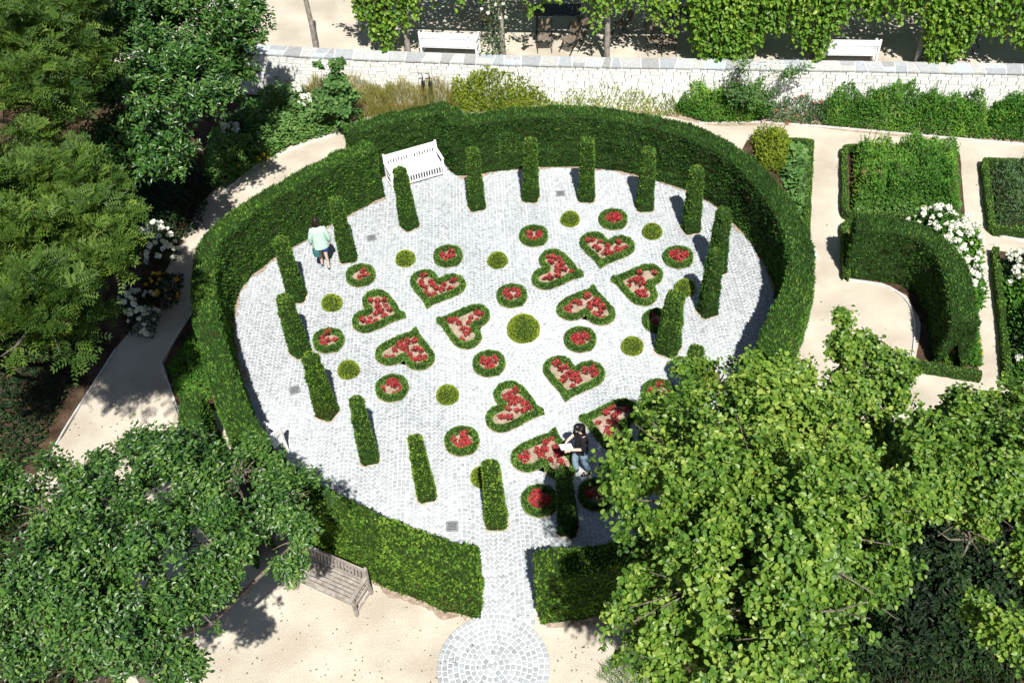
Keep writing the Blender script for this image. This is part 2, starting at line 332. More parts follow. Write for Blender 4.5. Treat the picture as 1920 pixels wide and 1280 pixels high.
def inside(p, poly):
    x, y = p[:, 0], p[:, 1]; r = np.zeros(len(p), bool); j = len(poly)-1
    for i in range(len(poly)):
        xi, yi = poly[i]; xj, yj = poly[j]
        c = ((yi > y) != (yj > y)) & (x < (xj-xi)*(y-yi)/(yj-yi+1e-12)+xi); r ^= c; j = i
    return r
GC = np.array([0.358, 17.52])       # centre ball
def stones(name, cen, ang, sx, sy, z):
    n = len(cen); ca, sa = np.cos(ang), np.sin(ang); mb = MB(['cobble'])
    V = []
    for zz, k in ((z-.02, 1.0), (z+.006, 1.0), (z+.013, 0.8)):
        for i, j in ((-1, -1), (1, -1), (1, 1), (-1, 1)):
            jx = i*sx/2*k*rng.uniform(.86, 1.08, n) if zz == z-.02 else None
            if jx is not None: base = (jx, j*sy/2*rng.uniform(.86, 1.08, n)); V.append((base, zz, k))
            else: V.append((None, zz, k))
    cor = [v[0] for v in V[:4]]; out = []
    for r, (zz, k) in enumerate(((z-.02, 1.0), (z+.006, .97), (z+.013, 0.78))):
        tz = rng.uniform(-.002, .002, n)
        for c in cor:
            x = c[0]*k; y = c[1]*k; out.append(np.stack([cen[:, 0]+x*ca-y*sa, cen[:, 1]+x*sa+y*ca, zz+tz], 1))
    P = np.stack(out, 1); i = np.arange(n)[:, None]*12; F = []
    for r in (0, 4):
        for a in range(4): b = (a+1) % 4; F.append(i+np.array([[r+a, r+b, r+4+b, r+4+a]]))
    F.append(i+np.array([[8, 9, 10, 11]])); F = np.stack(F, 1).reshape(-1, 4)
    cz = np.column_stack([cen, np.zeros(n)]); v = .47+rng.normal(size=n)*.15+vnoise(cz, .35)*.3+vnoise(cz, 1.1)*.15
    mb.add(P.reshape(-1, 3), F, np.repeat(np.clip(v, 0, 1), 9)); o = mb.build(name); tag(o, kind='structure'); return o
W_, p_, sw = 1.32, 0.112, 0.108
cen = []; ang = []
for kx in range(-7, 8):
    xc = kx*W_
    for j in range(-20, 200):
        y0 = 8.5+j*p_*.98; ns = 14
        for i in range(ns):
            s = (i+.5)/ns*2-1; x = xc+s*W_/2; y = y0-.42*s*s
            cen.append((x, y)); ang.append(math.atan(-.84*s/(W_/2)))
cen = np.array(cen); ang = np.array(ang)
cen = cen+rng.uniform(-.007, .007, cen.shape); sq = 1/np.cos(ang)
# concentric rings round the centre ball
d = np.hypot(*(cen-GC).T); keep = inside(cen, PAV) & (d > 1.65) & (np.hypot(*(cen-CC).T) > CRAD)
keep &= ~((cen[:, 1] < 10.05) & (np.hypot(*(cen-CC).T) < 1.12))
cen, ang, sq = cen[keep], ang[keep], sq[keep]
for k in range(4, 15):
    r = .5+(k-4)*.112; m = int(2*math.pi*r/.11); t = np.arange(m)*2*math.pi/m+rng.random()
    cen = np.vstack([cen, GC+np.stack([np.cos(t), np.sin(t)], 1)*r]); ang = np.concatenate([ang, t+math.pi/2]); sq = np.concatenate([sq, np.ones(m)])
stones('cobble_paving', cen, ang+rng.normal(size=len(ang))*.06, .078*sq, .092/sq, 0.010)
cen = np.zeros((0, 2)); ang = np.zeros(0)
for k in range(0, 10):
    r = .06+k*.108; m = max(3, int(2*math.pi*r/.112)); t = np.arange(m)*2*math.pi/m+rng.random()
    cen = np.vstack([cen, CC+np.stack([np.cos(t), np.sin(t)], 1)*r]); ang = np.concatenate([ang, t+math.pi/2])
stones('cobble_circle', cen, ang+rng.normal(size=len(ang))*.06, .092, .09, 0.014)

# soil sheets
def soil(name, pts, z=0.005, mat='soil', px=True):
    p = [G2(*q) for q in pts] if px else pts
    p = resample(p, .25, closed=True); p = p+np.stack([vnoise(np.column_stack([p, p[:, 0]*0+k]), 1.7) for k in (0, 5)], 1)*.05
    return flat(name, p, z, mat)
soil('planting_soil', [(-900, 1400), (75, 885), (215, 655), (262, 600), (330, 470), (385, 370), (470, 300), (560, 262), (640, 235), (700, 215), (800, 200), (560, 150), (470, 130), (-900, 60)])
soil('planting_soil', [(305, 682), (358, 838), (330, 760), (420, 770), (430, 560), (385, 540)], 0.006)
soil('planting_soil', [(640, 250), (700, 200), (1000, 192), (1240, 215), (1330, 236), (1500, 236), (1700, 258), (1920, 270), (2100, 280), (2100, 200), (1000, 170), (600, 150)], 0.006, 'bed_soil')
for q in ([(1400, 262), (1527, 272), (1515, 492), (1440, 400), (1380, 300)], [(1585, 282), (1802, 285), (1808, 418), (1582, 410)], [(1843, 312), (2050, 318), (2060, 460), (1856, 440)],
          [(1580, 425), (1760, 450), (1838, 705), (1715, 685), (1722, 640), (1722, 595), (1705, 555), (1660, 530), (1585, 522)], [(1868, 470), (2060, 490), (2080, 760), (1895, 720)], [(1455, 515), (1520, 490), (1500, 600), (1470, 560)]):
    soil('planting_soil', q, 0.006)

soil('planting_soil', [(1560, 1000), (2300, 940), (2600, 1500), (1200, 1700), (1230, 1240), (1460, 1180), (1560, 1120)], 0.006)  # dark sheet added so the ground under the limes looks deeply shaded
soil('planting_soil', [(-300, 905), (55, 900), (110, 960), (170, 1050), (200, 1180), (260, 1450), (-300, 1600)], 0.006)  # dark sheet added to darken the shaded corner under the tree
mb = MB(['bark']); q = []
for (x0, y0, x1, y1, m) in ((400, 1080, 900, 1280, 150), (100, 700, 330, 900, 120), (350, 430, 640, 320, 50), (1530, 240, 1900, 700, 60), (1040, 1190, 1200, 1280, 40), (560, 380, 1350, 960, 170), (880, 960, 1010, 1270, 40)):
    for _ in range(m): q.append(G(random.uniform(x0, x1), random.uniform(y0, y1), .032))
q = np.array(q); m = len(q); add_leaves(mb, q, rdir(m)*[1, 1, .1], nz(rdir(m)*.3+[0, 0, 1.]), rng.uniform(.02, .06, m), rng.uniform(.015, .035, m), rng.random(m))
tag(mb.build('leaf_litter'), 'tiny dark bits of leaf litter strewn over the pale gravel', 'leaf litter', kind='stuff')
def fringe(pts, name='soil_edge', wd=.1):
    p = resample(pts, .07, smooth=1); k = np.column_stack([p, p[:, 0]*0]); b = offset(p, .05); a = offset(p, -1)-p
    q = p+a*(wd*(.75+.8*vnoise(k, 3)+.5*vnoise(k, 11)))[:, None]
    V = [(x, y, .0255) for x, y in b]+[(x, y, .0255) for x, y in q]; n = len(p)
    me = bpy.data.meshes.new(name); me.from_pydata(V, [], [(i, i+1, n+i+1, n+i) for i in range(n-1)]); me.materials.append(MATS['fringe_soil']); tag(link(name, me), kind='structure')
fringe(INNER_L[4:]); fringe(INNER_R); fringe([(6.85, 18.1), (6.45, 17.0), (5.8, 16.05), (5.42, 15.2)]); fringe([(-1.25, 9.9), (-2.0, 10.22), (-3.2, 10.85)][::-1], wd=.14); fringe([(0.3, 9.62), (1.0, 9.57), (2.4, 9.7)][::-1], wd=.12)
# path edging strips
def edging(pts, label, hgt=0.05, th=0.03, smooth=0):
    p = resample([G2(*q) for q in pts], .3, smooth=smooth); mb = MB(['steel_edge'])
    for a, b in zip(p[:-1], p[1:]): mb.bar((*a, hgt/2), (*b, hgt/2), th, hgt)
    o = mb.build('path_edging', origin=(p[0][0], p[0][1], 0)); tag(o, label, 'edging', 'pale strips edging the gravel paths')
edging([(78, 884), (125, 800), (218, 655)], 'pale edging strip along the left side of the shaded gravel path')
edging([(355, 842), (328, 750), (302, 682), (340, 620), (372, 570)], 'angled pale edging strip between the gravel path and the outer face of the round hedge')
edging([(1590, 525), (1660, 535), (1700, 560), (1716, 600), (1714, 640), (1708, 690), (1760, 700), (1838, 712)], 'curved pale edging strip inside the hooked yew hedge', smooth=1)
edging([(1310, 232), (1430, 230), (1560, 240), (1760, 258), (1920, 272)], 'long pale edging strip in front of the border at the white wall')
edging([(1583, 283), (1582, 410), (1700, 422), (1810, 430)], 'pale edging strip around the leafy green square bed')
edging([(1842, 312), (1856, 440), (1920, 452)], 'pale edging strip round the bed at the right edge below the white roses')
edging([(1862, 470), (1880, 600), (1893, 722)], 'pale edging strip along the far right rose bed')
edging([(640, 250), (560, 275), (480, 312), (420, 360)], 'thin edging strip between the flower border and the curved gravel path')

# ================================================================== WALL, TERRACE
wl = np.array([(-12.0, 30.5), (-6.89, 29.35), (-4.8, 28.86), (1.23, 27.66), (9.18, 26.42), (15.5, 25.4), (22, 24.4)])
WT, WH, TZ = 0.43, 1.5, 1.22
wa = resample(wl, .36, smooth=1); wb = offset(wa, WT)
wall = empty('garden_wall', (wa[0][0], wa[0][1], 0)); tag(wall, 'long whitewashed stone wall with a slate coping behind the border', 'wall')
O = np.array([wa[0][0], wa[0][1], 0])
mb = MB(['joint'])
for a, b, c, d in zip(wa[:-1], wa[1:], wb[:-1], wb[1:]):
    V = [(*a, 0), (*b, 0), (*d, 0), (*c, 0), (*a, WH), (*b, WH), (*d, WH), (*c, WH)]; mb.add(V, [(0, 1, 5, 4), (2, 3, 7, 6), (4, 5, 6, 7)])
mb.build('wall_core', wall, O)
mb = MB(['whitewash']); fine = resample(wl, .02, smooth=1); L = len(fine)
rows = 12; rh = (WH)/rows
for r in range(rows):
    i = random.randint(0, 12)
    while i < L-30:
        k = random.randint(10, 24); a, b = fine[i], fine[min(i+k, L-1)]; mid = (a+b)/2; tt = b-a; an = math.atan2(tt[1], tt[0]); ln = np.hypot(*tt)
        hh = rh*random.uniform(.9, .985); nn = np.array([math.sin(an), -math.cos(an)])*random.uniform(.008, .022)
        mb.box((mid[0]+nn[0], mid[1]+nn[1], (r+.5)*rh), (ln-.02, .06, hh-.008), an, v=random.uniform(0, 1), jitter=.004); i += k
mb.build('stone_face', wall, O)
mb = MB(['slate', 'mortar'])
a2 = offset(fine, -.055); b2 = offset(fine, WT+.04); i = 0
st = 20
for i in range(0, L-st, st):
    q = [(*a2[i], 0), (*a2[i+st], 0), (*b2[i+st], 0), (*b2[i], 0)]; V = [(x, y, WH+.002) for x, y, _ in q]+[(x, y, WH+.05) for x, y, _ in q]
    mb.add(V, [(0, 1, 5, 4), (1, 2, 6, 5), (2, 3, 7, 6), (3, 0, 4, 7), (4, 5, 6, 7)], .5, 1)
i = 0; tl = 0
while i < L-40:
    k = random.randint(15, 30); g = 1
    tl2 = random.randint(-5, 5)
    j0 = min(max(i+g+tl, 0), L-1); j1 = min(i+k-g+tl2, L-1)
    A, B, Cc, D = offset(fine, -.11)[i+g] if False else a2[i+g]+(a2[i+g]-b2[i+g])*.04*random.uniform(.3, 1.2), a2[i+k-g]+(a2[i+k-g]-b2[i+k-g])*.04*random.uniform(.3, 1.2), b2[j1], b2[j0]
    z0, z1 = WH+.012, WH+.056+random.uniform(0, .006); vv = random.random()
    def slab(q, vv): mb.add([(x, y, z0) for x, y in q]+[(x, y, z1) for x, y in q], [(0, 1, 5, 4), (1, 2, 6, 5), (2, 3, 7, 6), (3, 0, 4, 7), (4, 5, 6, 7), (3, 2, 1, 0)], vv, 0)
    if random.random() < .3:
        f = random.uniform(.35, .65); M1 = A*(1-f)+D*f; M2 = B*(1-f)+Cc*f; e = (D-A)*.025
        slab([A, B, M2-e, M1-e], vv); slab([M1+e, M2+e, Cc, D], random.random())
    else: slab([A, B, Cc, D], vv)
    i += k; tl = tl2
mb.build('coping', wall, O)
# raised terrace behind
tb = offset(wa, WT-.03); V = [(*p, TZ) for p in tb]+[(p[0]*1.0+(p[0])*1.5, 100, TZ) for p in tb]
me = bpy.data.meshes.new('terrace'); k = len(tb); me.from_pydata(V, [], [(i, i+1, k+i+1, k+i) for i in range(k-1)]); me.materials.append(MATS['gravel']); tag(link('terrace', me), kind='structure')

# ------------------------------------------------------------------ pergola
def wall_y(x): return np.interp(x, wl[:, 0], wl[:, 1])
ps = [-5.72, -2.7, .32, 3.55, 6.6, 9.7, 12.8, 15.9, 19.0]
PO = np.array([6.0, wall_y(6.0)+.9, TZ]); perg = empty('pergola', PO); tag(perg, 'timber pergola on weathered posts behind the white wall, overgrown with vines', 'pergola')
PT = TZ+2.75
for i, x in enumerate(ps):
    y = wall_y(x)+.80; mb = MB(['post_wood']); r = .085
    mb.tube([(x, y, TZ), (x+.01, y, TZ+1), (x-.02, y+.01, TZ+2), (x, y, PT if i else PT+.3)], [r*1.15, r, r*.95, r*.85], 8)
    mb.build('post', perg, PO)
    if i:
        mb = MB(['post_wood']); mb.tube([(x, y+3.2, TZ), (x, y+3.2, PT)], .08, 8); mb.build('post', perg, PO)
        mb = MB(['post_wood']); mb.bar((x, y-.4, PT+.14), (x, y+3.7, PT+.14), .08, .14); mb.build('rafter', perg, PO)
for dy in (0, 3.2):
    mb = MB(['post_wood'])
    for a, b in zip(ps[1:-1], ps[2:]): mb.bar((a, wall_y(a)+.8+dy, PT+.02), (b, wall_y(b)+.8+dy, PT+.02), .1, .14)
    mb.build('beam', perg, PO)

def vine(label, x0, x1, strands, zlow, roof=True, seed=0, dens=1.0, mat='vine_leaf'):
    mb = MB([mat, 'bark']); P = []; 
    for s in range(strands):
        x = random.uniform(x0, x1); y = wall_y(x)+.68+random.uniform(-.3, .25); zb = zlow(x)+random.uniform(-.15, .6); zt = PT+.1
        if zb > zt-.2: zb = zt-.3
        m = max(6, int((zt-zb)*15*dens)); t = rng.random(m); xx = x+np.sin(t*5+s)*.06+rng.normal(size=m)*.07*(1.15-t*.6); yy = y+rng.normal(size=m)*.07
        P.append(np.stack([xx, yy, zt-(zt-zb)*t], 1))
        mb.tube([(x, y, zt), (x+.03, y, (zt+zb)/2), (x+.02*math.sin(s), y, zb-.1*random.random())], .006, 4, mi=1, cap=False)
    P = np.concatenate(P); 
    if roof:
        n = int((x1-x0)*5.6*430); x = rng.uniform(x0, x1, n); y = np.interp(x, wl[:, 0], wl[:, 1])+rng.uniform(.75, 5.8, n); z = PT+.3+vnoise(np.stack([x, y, x*0], 1), 1.2)*.15+rng.normal(size=n)*.1
        P = np.concatenate([P, np.stack([x, y, z], 1)])
    n = len(P); D = nz(rng.normal(size=(n, 3))*.6+np.array([0, -.5, -.5])); N = nz(np.array([0, -.7, .8])+rng.normal(size=(n, 3))*.5); l = rng.uniform(.09, .17, n)
    v = .45+vnoise(P, 2)*.25+rng.normal(size=n)*.2; add_leaves(mb, P, D, N, l, l*.75, v, 'oval')
    o = mb.build('climbing_vine', origin=((x0+x1)/2, wall_y((x0+x1)/2)+.8, TZ)); tag(o, label, 'vine', 'vines hanging from the pergola'); return o
def zl(knots):
    k = np.array(knots); return lambda x: float(np.interp(x, k[:, 0], k[:, 1]))
PXW = lambda px, z=TZ+1.5: G(px, 40, z)[0]
vine('thin vine tips at the left end of the pergola beside the bare post', -4.9, -3.6, 12, zl([(-5, 3.3), (-3.6, 3.2)]), roof=False)
vine('dense green vine hanging low left of the first white bench on the terrace', -4.2, -2.2, 70, zl([(-4.2, 2.5), (-3.6, 1.5), (-3.2, 1.45), (-3.0, 2.2), (-2.2, 2.6)]))
vine('sparse vine strands hanging above the white bench on the left of the terrace', -2.2, .2, 18, zl([(-2.2, 2.8), (-1.5, 3.3), (-.8, 2.9), (.2, 3.1)]), dens=.7)
vine('vine fringe over the folding chairs between two weathered posts', .4, 3.3, 34, zl([(.4, 3.6), (1.2, 2.6), (1.8, 3.3), (2.8, 3.1), (3.3, 2.4)]), dens=.9)
vine('vine fringe with long yellow-green trails over the right-hand pair of folding chairs', 3.3, 6.0, 50, zl([(3.3, 2.9), (4.4, 3.0), (5.2, 2.6), (5.5, 2.0), (5.9, 2.9)]))
vine('thick curtain of vine reaching the ground left of the second white bench', 6.0, 8.6, 190, zl([(6, 2.2), (6.4, 1.35), (7.4, 1.3), (7.9, 1.7), (8.2, 2.5), (8.6, 2.4)]), dens=1.2)
vine('vine draped round the post just left of the second white bench', 8.6, 10.5, 95, zl([(8.6, 2.7), (9.2, 1.9), (9.8, 1.4), (10.2, 2.3), (10.5, 2.6)]))
vine('vine fringe hanging above the second white bench on the right of the terrace', 10.5, 12.75, 85, zl([(10.5, 3.0), (11.3, 2.75), (12.6, 3.0)]))
vine('thick vine curtain just right of the second white bench', 12.75, 14.3, 115, zl([(12.7, 2.4), (13.0, 1.35), (13.6, 1.4), (14.0, 2.2), (14.3, 2.5)]), dens=1.2)
vine('vine mass at the right edge of the photo over the shaded chair', 14.3, 18.0, 150, zl([(14.3, 2.5), (15.2, 2.2), (16.2, 1.6), (18, 1.6)]), dens=1.1)
# climbing rose on third post
mb = MB(['rose_leaf', 'petal_white', 'bark']); x0 = ps[2]; y0 = wall_y(x0)+.7; n = 420
t = rng.random(n); P = np.stack([x0-.15+rng.normal(size=n)*.22-.35*(t < .35)*(.35-t)*2, y0+rng.normal(size=n)*.12, TZ+.2+2.5*t], 1)
add_leaves(mb, P, rdir(n), nz(rdir(n)+[0, -1, 1.]), .08, .05, .5+rng.normal(size=n)*.25, 'oval')
mb.tube([(x0-.3, y0, TZ), (x0-.2, y0-.05, TZ+.9), (x0-.1, y0, TZ+2.6)], .012, 5, mi=2)
for (px, py) in ((903, 20), (930, 13), (944, 12), (937, 38), (949, 38), (925, 5), (915, 28)):
    c = G(px, py, TZ+1.9); c[1] = y0-.15; c = G(px, py, TZ+1.9-.35*(py-20)/20)
    c = np.array([c[0], y0-.18, c[2]]); k = 16; add_leaves(mb, np.repeat(c[None], k, 0), rdir(k), nz(rdir(k)+[0, -1, 1.2]), .06, .06, rng.random(k), 'oval', 1)
o = mb.build('climbing_rose', origin=(x0, y0, TZ)); tag(o, 'climbing rose with a few white blooms on the post right of the first white bench', 'rose')

# ------------------------------------------------------------------ benches
def bench(name, label, loc, rz, mat, width=1.6, slat_back='vertical', group=None):
    wh = name == 'white_bench'
    e = empty(name, loc, rz); tag(e, label, 'bench', group)
    w2 = width/2; M = [mat]
    mb = MB(M)                                   # seat : slats along x.  front is -y
    for k in range(6): mb.box((0, -.24+k*.088, .43), (width-.1, .068, .024))
    mb.box((0, -.285, .395), (width-.12, .025, .07)); mb.box((0, .21, .395), (width-.12, .025, .06)); mb.box((0, -.04, .40), (.05, .46, .03))
    mb.build('seat', e)
    mb = MB(M); nb = int(width/.085)
    mb.bar((-w2+.05, .252, .81 if wh else .84), (w2-.05, .252, .81 if wh else .84), .035, .18 if wh else .1); mb.bar((-w2+.05, .215, .51 if wh else .5), (w2-.05, .215, .51 if wh else .5), .035, .15 if wh else .06)
    for k in range(nb):
        x = -w2+.1+(width-.2)*k/(nb-1); mb.bar((x, .215, .52), (x, .252, .79), .05, .018, up=(0, 1, 0))
    mb.bar((0, .215, .42), (0, .258, .84), .07, .035, up=(0, 1, 0))
    mb.build('backrest', e)
    for sx in (-1, 1):
        x = sx*(w2-.03)
        mb = MB(M); mb.bar((x, -.29, 0), (x, -.29, .63), .06, .06, up=(0, 1, 0)); mb.build('front_leg', e)
        mb = MB(M); mb.bar((x, .25, 0), (x, .22, .42), .06, .065, up=(0, 1, 0)); mb.bar((x, .22, .4), (x, .265, .93), .058, .06, up=(0, 1, 0)); mb.build('rear_leg', e)
        mb = MB(M); mb.bar((x, -.35, .645), (x, .25, .655), .075, .03); mb.build('armrest', e)
        mb = MB(M); mb.bar((x, -.29, .37), (x, .24, .37), .035, .07); mb.bar((x, -.29, .12), (x, .24, .12), .03, .04)
        mb.build('side_rail', e)
    if name == 'white_bench':
        mb = MB(M)
        for k in range(nb): x = -w2+.1+(width-.2)*k/(nb-1); mb.bar((x, -.286, .14), (x, -.286, .37), .035, .016, up=(0, 1, 0))
        mb.box((0, -.286, .12), (width-.1, .03, .03)); mb.build('apron', e)
    return e
a = np.array([-3.11, 24.01]); b = np.array([-1.68, 24.69]); an = math.atan2(.55, 1.5)
GW = 'white painted slatted garden benches'
bench('white_bench', 'white slatted bench in the hedge niche at the edge of the cobbled circle', (-2.53, 24.36, 0), an, 'white_paint', 1.66, group=GW)
def wb_at(px0, px1, py, label, w=1.85, rz=0.0, flip=False):
    c = (G(px0, py, TZ+.9)+G(px1, py, TZ+.9))/2; x = c[0]; y = c[1]+.27; an = math.atan2(wall_y(x+1)-wall_y(x-1), 2)
    bench('white_bench', label, (x, max(y, wall_y(x)+.95), TZ), an+rz+math.pi, 'white_paint', w, group=GW)
wb_at(787, 895, 76, 'white slatted bench on the terrace close behind the wall, left of the folding chairs')
wb_at(1547, 1660, 88, 'white slatted bench on the terrace under hanging vines, right part of the wall')
bench('white_bench', 'white bench almost hidden beneath the dark tree at the lower left of the cobbled circle', (*G2(480, 880), 0), R_(-128), 'white_paint', 1.6, group=GW)
bench('wooden_bench', 'weathered grey wooden bench on the gravel against the outside of the round hedge', (-3.92, 10.72, 0), math.atan2(10.65-11.22, -3.08+4.1)+math.pi-math.pi, 'teak', 1.5)

# ------------------------------------------------------------------ folding chairs, tables
def folding_chair(label, px, py, rz, z=TZ):
    loc = G(px, py, z); e = empty('folding_chair', loc, rz); tag(e, label, 'chair', 'dark wooden folding chairs on the terrace')
    mb = MB(['chair_wood'])
    for k in range(7): mb.box((0, -.2+k*.062, .45), (.42, .045, .018))
    mb.build('seat', e)
    mb = MB(['chair_wood'])
    for k in range(7): mb.bar((-.21, .24+k*.016, .56+k*.05), (.21, .24+k*.016, .56+k*.05), .02, .042)
    mb.build('backrest', e)
    for s in (-1, 1):
        mb = MB(['dark_metal']); mb.bar((s*.225, -.26, 0), (s*.225, .33, .9), .02, .03); mb.build('leg', e)
        mb = MB(['dark_metal']); mb.bar((s*.2, .3, 0), (s*.2, -.2, .45), .02, .03); mb.build('leg', e)
    return e
folding_chair('dark wooden folding chair with slatted back, standing alone left in front of the black table', 1022, 93, math.pi-.1+math.pi)
folding_chair('dark folding chair turned sideways, nearer of the overlapping pair in front of the black table', 1068, 97, 2.3+math.pi)
folding_chair('dark folding chair turned sideways, farther of the overlapping pair in front of the black table', 1086, 88, 2.2+math.pi)
folding_chair('left one of the two folding chairs standing side by side right of the second post', 1224, 97, .15)
folding_chair('right one of the two folding chairs standing side by side right of the second post', 1254, 99, -.1)
folding_chair('folding chair in the shade behind the rose-covered post', 917, 62, 2.8)
folding_chair('folding chair in deep shade to the right of the black table', 1165, 68, -1.4)
folding_chair('folding chair half in shade near the right edge of the terrace', 1815, 92, .9)
def table(label, px, py):
    loc = G(px, py, TZ); e = empty('terrace_table', loc, -.15); tag(e, label, 'table', 'black tables on the terrace')
    mb = MB(['dark_metal'])
    for k in range(8): mb.box((0, -.34+k*.098, .73), (1.5, .085, .025))
    mb.build('tabletop', e)
    for sx in (-1, 1):
        for sy in (-1, 1): mb = MB(['dark_metal']); mb.bar((sx*.68, sy*.3, 0), (sx*.66, sy*.28, .72), .04, .04); mb.build('leg', e)
table('black slatted table in the shade behind the folding chairs left of the post', 1046, 58)
table('black slatted table in the shade behind the two side-by-side folding chairs', 1262, 62)

# ================================================================== HEDGES
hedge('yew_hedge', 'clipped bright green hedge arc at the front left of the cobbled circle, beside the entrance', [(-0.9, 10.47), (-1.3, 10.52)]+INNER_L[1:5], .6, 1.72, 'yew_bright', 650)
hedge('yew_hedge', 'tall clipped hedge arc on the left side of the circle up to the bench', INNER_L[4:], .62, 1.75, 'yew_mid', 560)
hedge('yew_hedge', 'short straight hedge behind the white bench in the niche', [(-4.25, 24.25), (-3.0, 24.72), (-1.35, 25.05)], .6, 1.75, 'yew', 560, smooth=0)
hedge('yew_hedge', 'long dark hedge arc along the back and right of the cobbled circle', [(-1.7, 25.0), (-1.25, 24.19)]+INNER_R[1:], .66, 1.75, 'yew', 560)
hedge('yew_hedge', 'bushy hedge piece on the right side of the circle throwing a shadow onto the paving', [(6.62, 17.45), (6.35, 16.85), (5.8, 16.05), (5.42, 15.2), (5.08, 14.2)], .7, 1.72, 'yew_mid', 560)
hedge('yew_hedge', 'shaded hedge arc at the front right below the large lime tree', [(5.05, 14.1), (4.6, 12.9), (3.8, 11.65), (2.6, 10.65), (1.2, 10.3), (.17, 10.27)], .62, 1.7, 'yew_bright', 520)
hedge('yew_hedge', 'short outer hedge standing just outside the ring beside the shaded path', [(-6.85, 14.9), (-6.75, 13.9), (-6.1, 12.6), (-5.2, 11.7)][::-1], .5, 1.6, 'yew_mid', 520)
# hooked hedge on the right
hk = [G2(*p) for p in [(1583, 520), (1660, 527), (1712, 545), (1738, 590), (1745, 640), (1750, 690)]]
hedge('yew_hedge', 'hook-shaped dark hedge wrapping the gravel bay on the right', hk, .62, 1.6, 'yew', 520)
# low box edgings on right
def boxline(pts, label):
    hedge('box_edging', label, [G2(*p) for p in pts], .16, .28, 'box_edge', 900, 'low box edgings round the beds', smooth=0, amp=.02, cat='box edging', W=.022, L=(.03, .05), step=.06)
boxline([(1440, 268), (1524, 276), (1513, 490)][::-1], 'low box edging along the bed between the round hedge and the straight path')
boxline([(1800, 418), (1588, 408), (1586, 290), (1640, 288)], 'low box edging around the tall leafy green square bed')
boxline([(1930, 440), (1862, 436), (1848, 316), (1930, 318)], 'low box edging round the bed at the right edge')
boxline([(1590, 528), (1587, 432), (1760, 440)], 'low box edging outside the hooked hedge')
boxline([(1835, 708), (1720, 690)], 'low box edging at the foot of the hooked hedge bed')
boxline([(1940, 740), (1893, 722), (1868, 478)], 'low box edging along the far right rose bed')

# ------------------------------------------------------------------ yew columns
def column(px, py, top, label, wd=.42, mat='yew_mid', h=None, rz=None, vb=.08, rimw=.03):
    g = G2(px, py); g = g+np.array([0, .18]); h = h or rng.uniform(1.93, 2.1)
    rz = rng.uniform(0, 1.57) if rz is None else rz
    e = empty('yew_column', (*g, 0), rz); tag(e, label, 'topiary', 'clipped yew columns round the cobbled circle')
    nr = 28; nh = 26; th = np.linspace(0, 2*math.pi, nr, endpoint=False); k = (np.abs(np.cos(th))**5+np.abs(np.sin(th))**5)**(-1/5)
    P = []; zs = list(np.linspace(0, h-.04, nh))
    lean = rng.normal(size=2)*.035
    for z in zs:
        t = z/h; r = wd/2*(1.06-.36*t); P.append(np.stack([np.cos(th)*k*r+lean[0]*t, np.sin(th)*k*r+lean[1]*t, np.full(nr, z)], 1))
    for f, z in ((.75, h), (.4, h+.01), (.05, h+.012)): r = wd/2*.70*f; P.append(np.stack([np.cos(th)*k*r+lean[0], np.sin(th)*k*r+lean[1], np.full(nr, z)], 1))
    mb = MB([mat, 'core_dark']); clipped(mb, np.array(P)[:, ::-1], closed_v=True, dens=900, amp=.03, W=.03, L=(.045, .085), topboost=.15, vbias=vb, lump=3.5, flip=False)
    mb.build('foliage', e)
    s = wd/2+.03; me = bpy.data.meshes.new('soil_pad'); me.from_pydata([(s*1.1*c*kk, s*1.1*q*kk, .026) for c, q, kk in zip(np.cos(th), np.sin(th), k)], [], [list(range(nr))]); me.materials.append(MATS['pale_grit']); link('soil_pad', me, e)
    return e
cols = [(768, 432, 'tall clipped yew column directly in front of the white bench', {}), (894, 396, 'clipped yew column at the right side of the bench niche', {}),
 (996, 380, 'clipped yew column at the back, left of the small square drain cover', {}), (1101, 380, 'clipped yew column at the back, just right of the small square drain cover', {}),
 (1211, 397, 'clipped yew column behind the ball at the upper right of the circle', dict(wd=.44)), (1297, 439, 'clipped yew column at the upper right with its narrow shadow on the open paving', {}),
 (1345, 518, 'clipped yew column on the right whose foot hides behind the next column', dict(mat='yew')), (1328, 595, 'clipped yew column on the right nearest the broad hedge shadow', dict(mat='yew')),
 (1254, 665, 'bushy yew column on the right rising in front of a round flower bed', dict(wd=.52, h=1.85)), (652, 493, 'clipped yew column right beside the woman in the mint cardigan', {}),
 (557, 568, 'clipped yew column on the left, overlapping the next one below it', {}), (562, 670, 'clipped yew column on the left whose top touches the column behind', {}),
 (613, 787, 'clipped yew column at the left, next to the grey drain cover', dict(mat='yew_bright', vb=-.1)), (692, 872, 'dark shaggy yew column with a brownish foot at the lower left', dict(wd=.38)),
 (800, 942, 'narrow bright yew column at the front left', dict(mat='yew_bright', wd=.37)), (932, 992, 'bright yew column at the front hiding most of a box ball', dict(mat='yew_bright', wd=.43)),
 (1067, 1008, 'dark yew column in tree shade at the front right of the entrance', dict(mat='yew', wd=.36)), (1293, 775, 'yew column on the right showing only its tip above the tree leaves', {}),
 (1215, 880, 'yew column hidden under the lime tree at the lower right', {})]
for px, py, lb, kw in cols: column(px, py, None, lb, **kw)

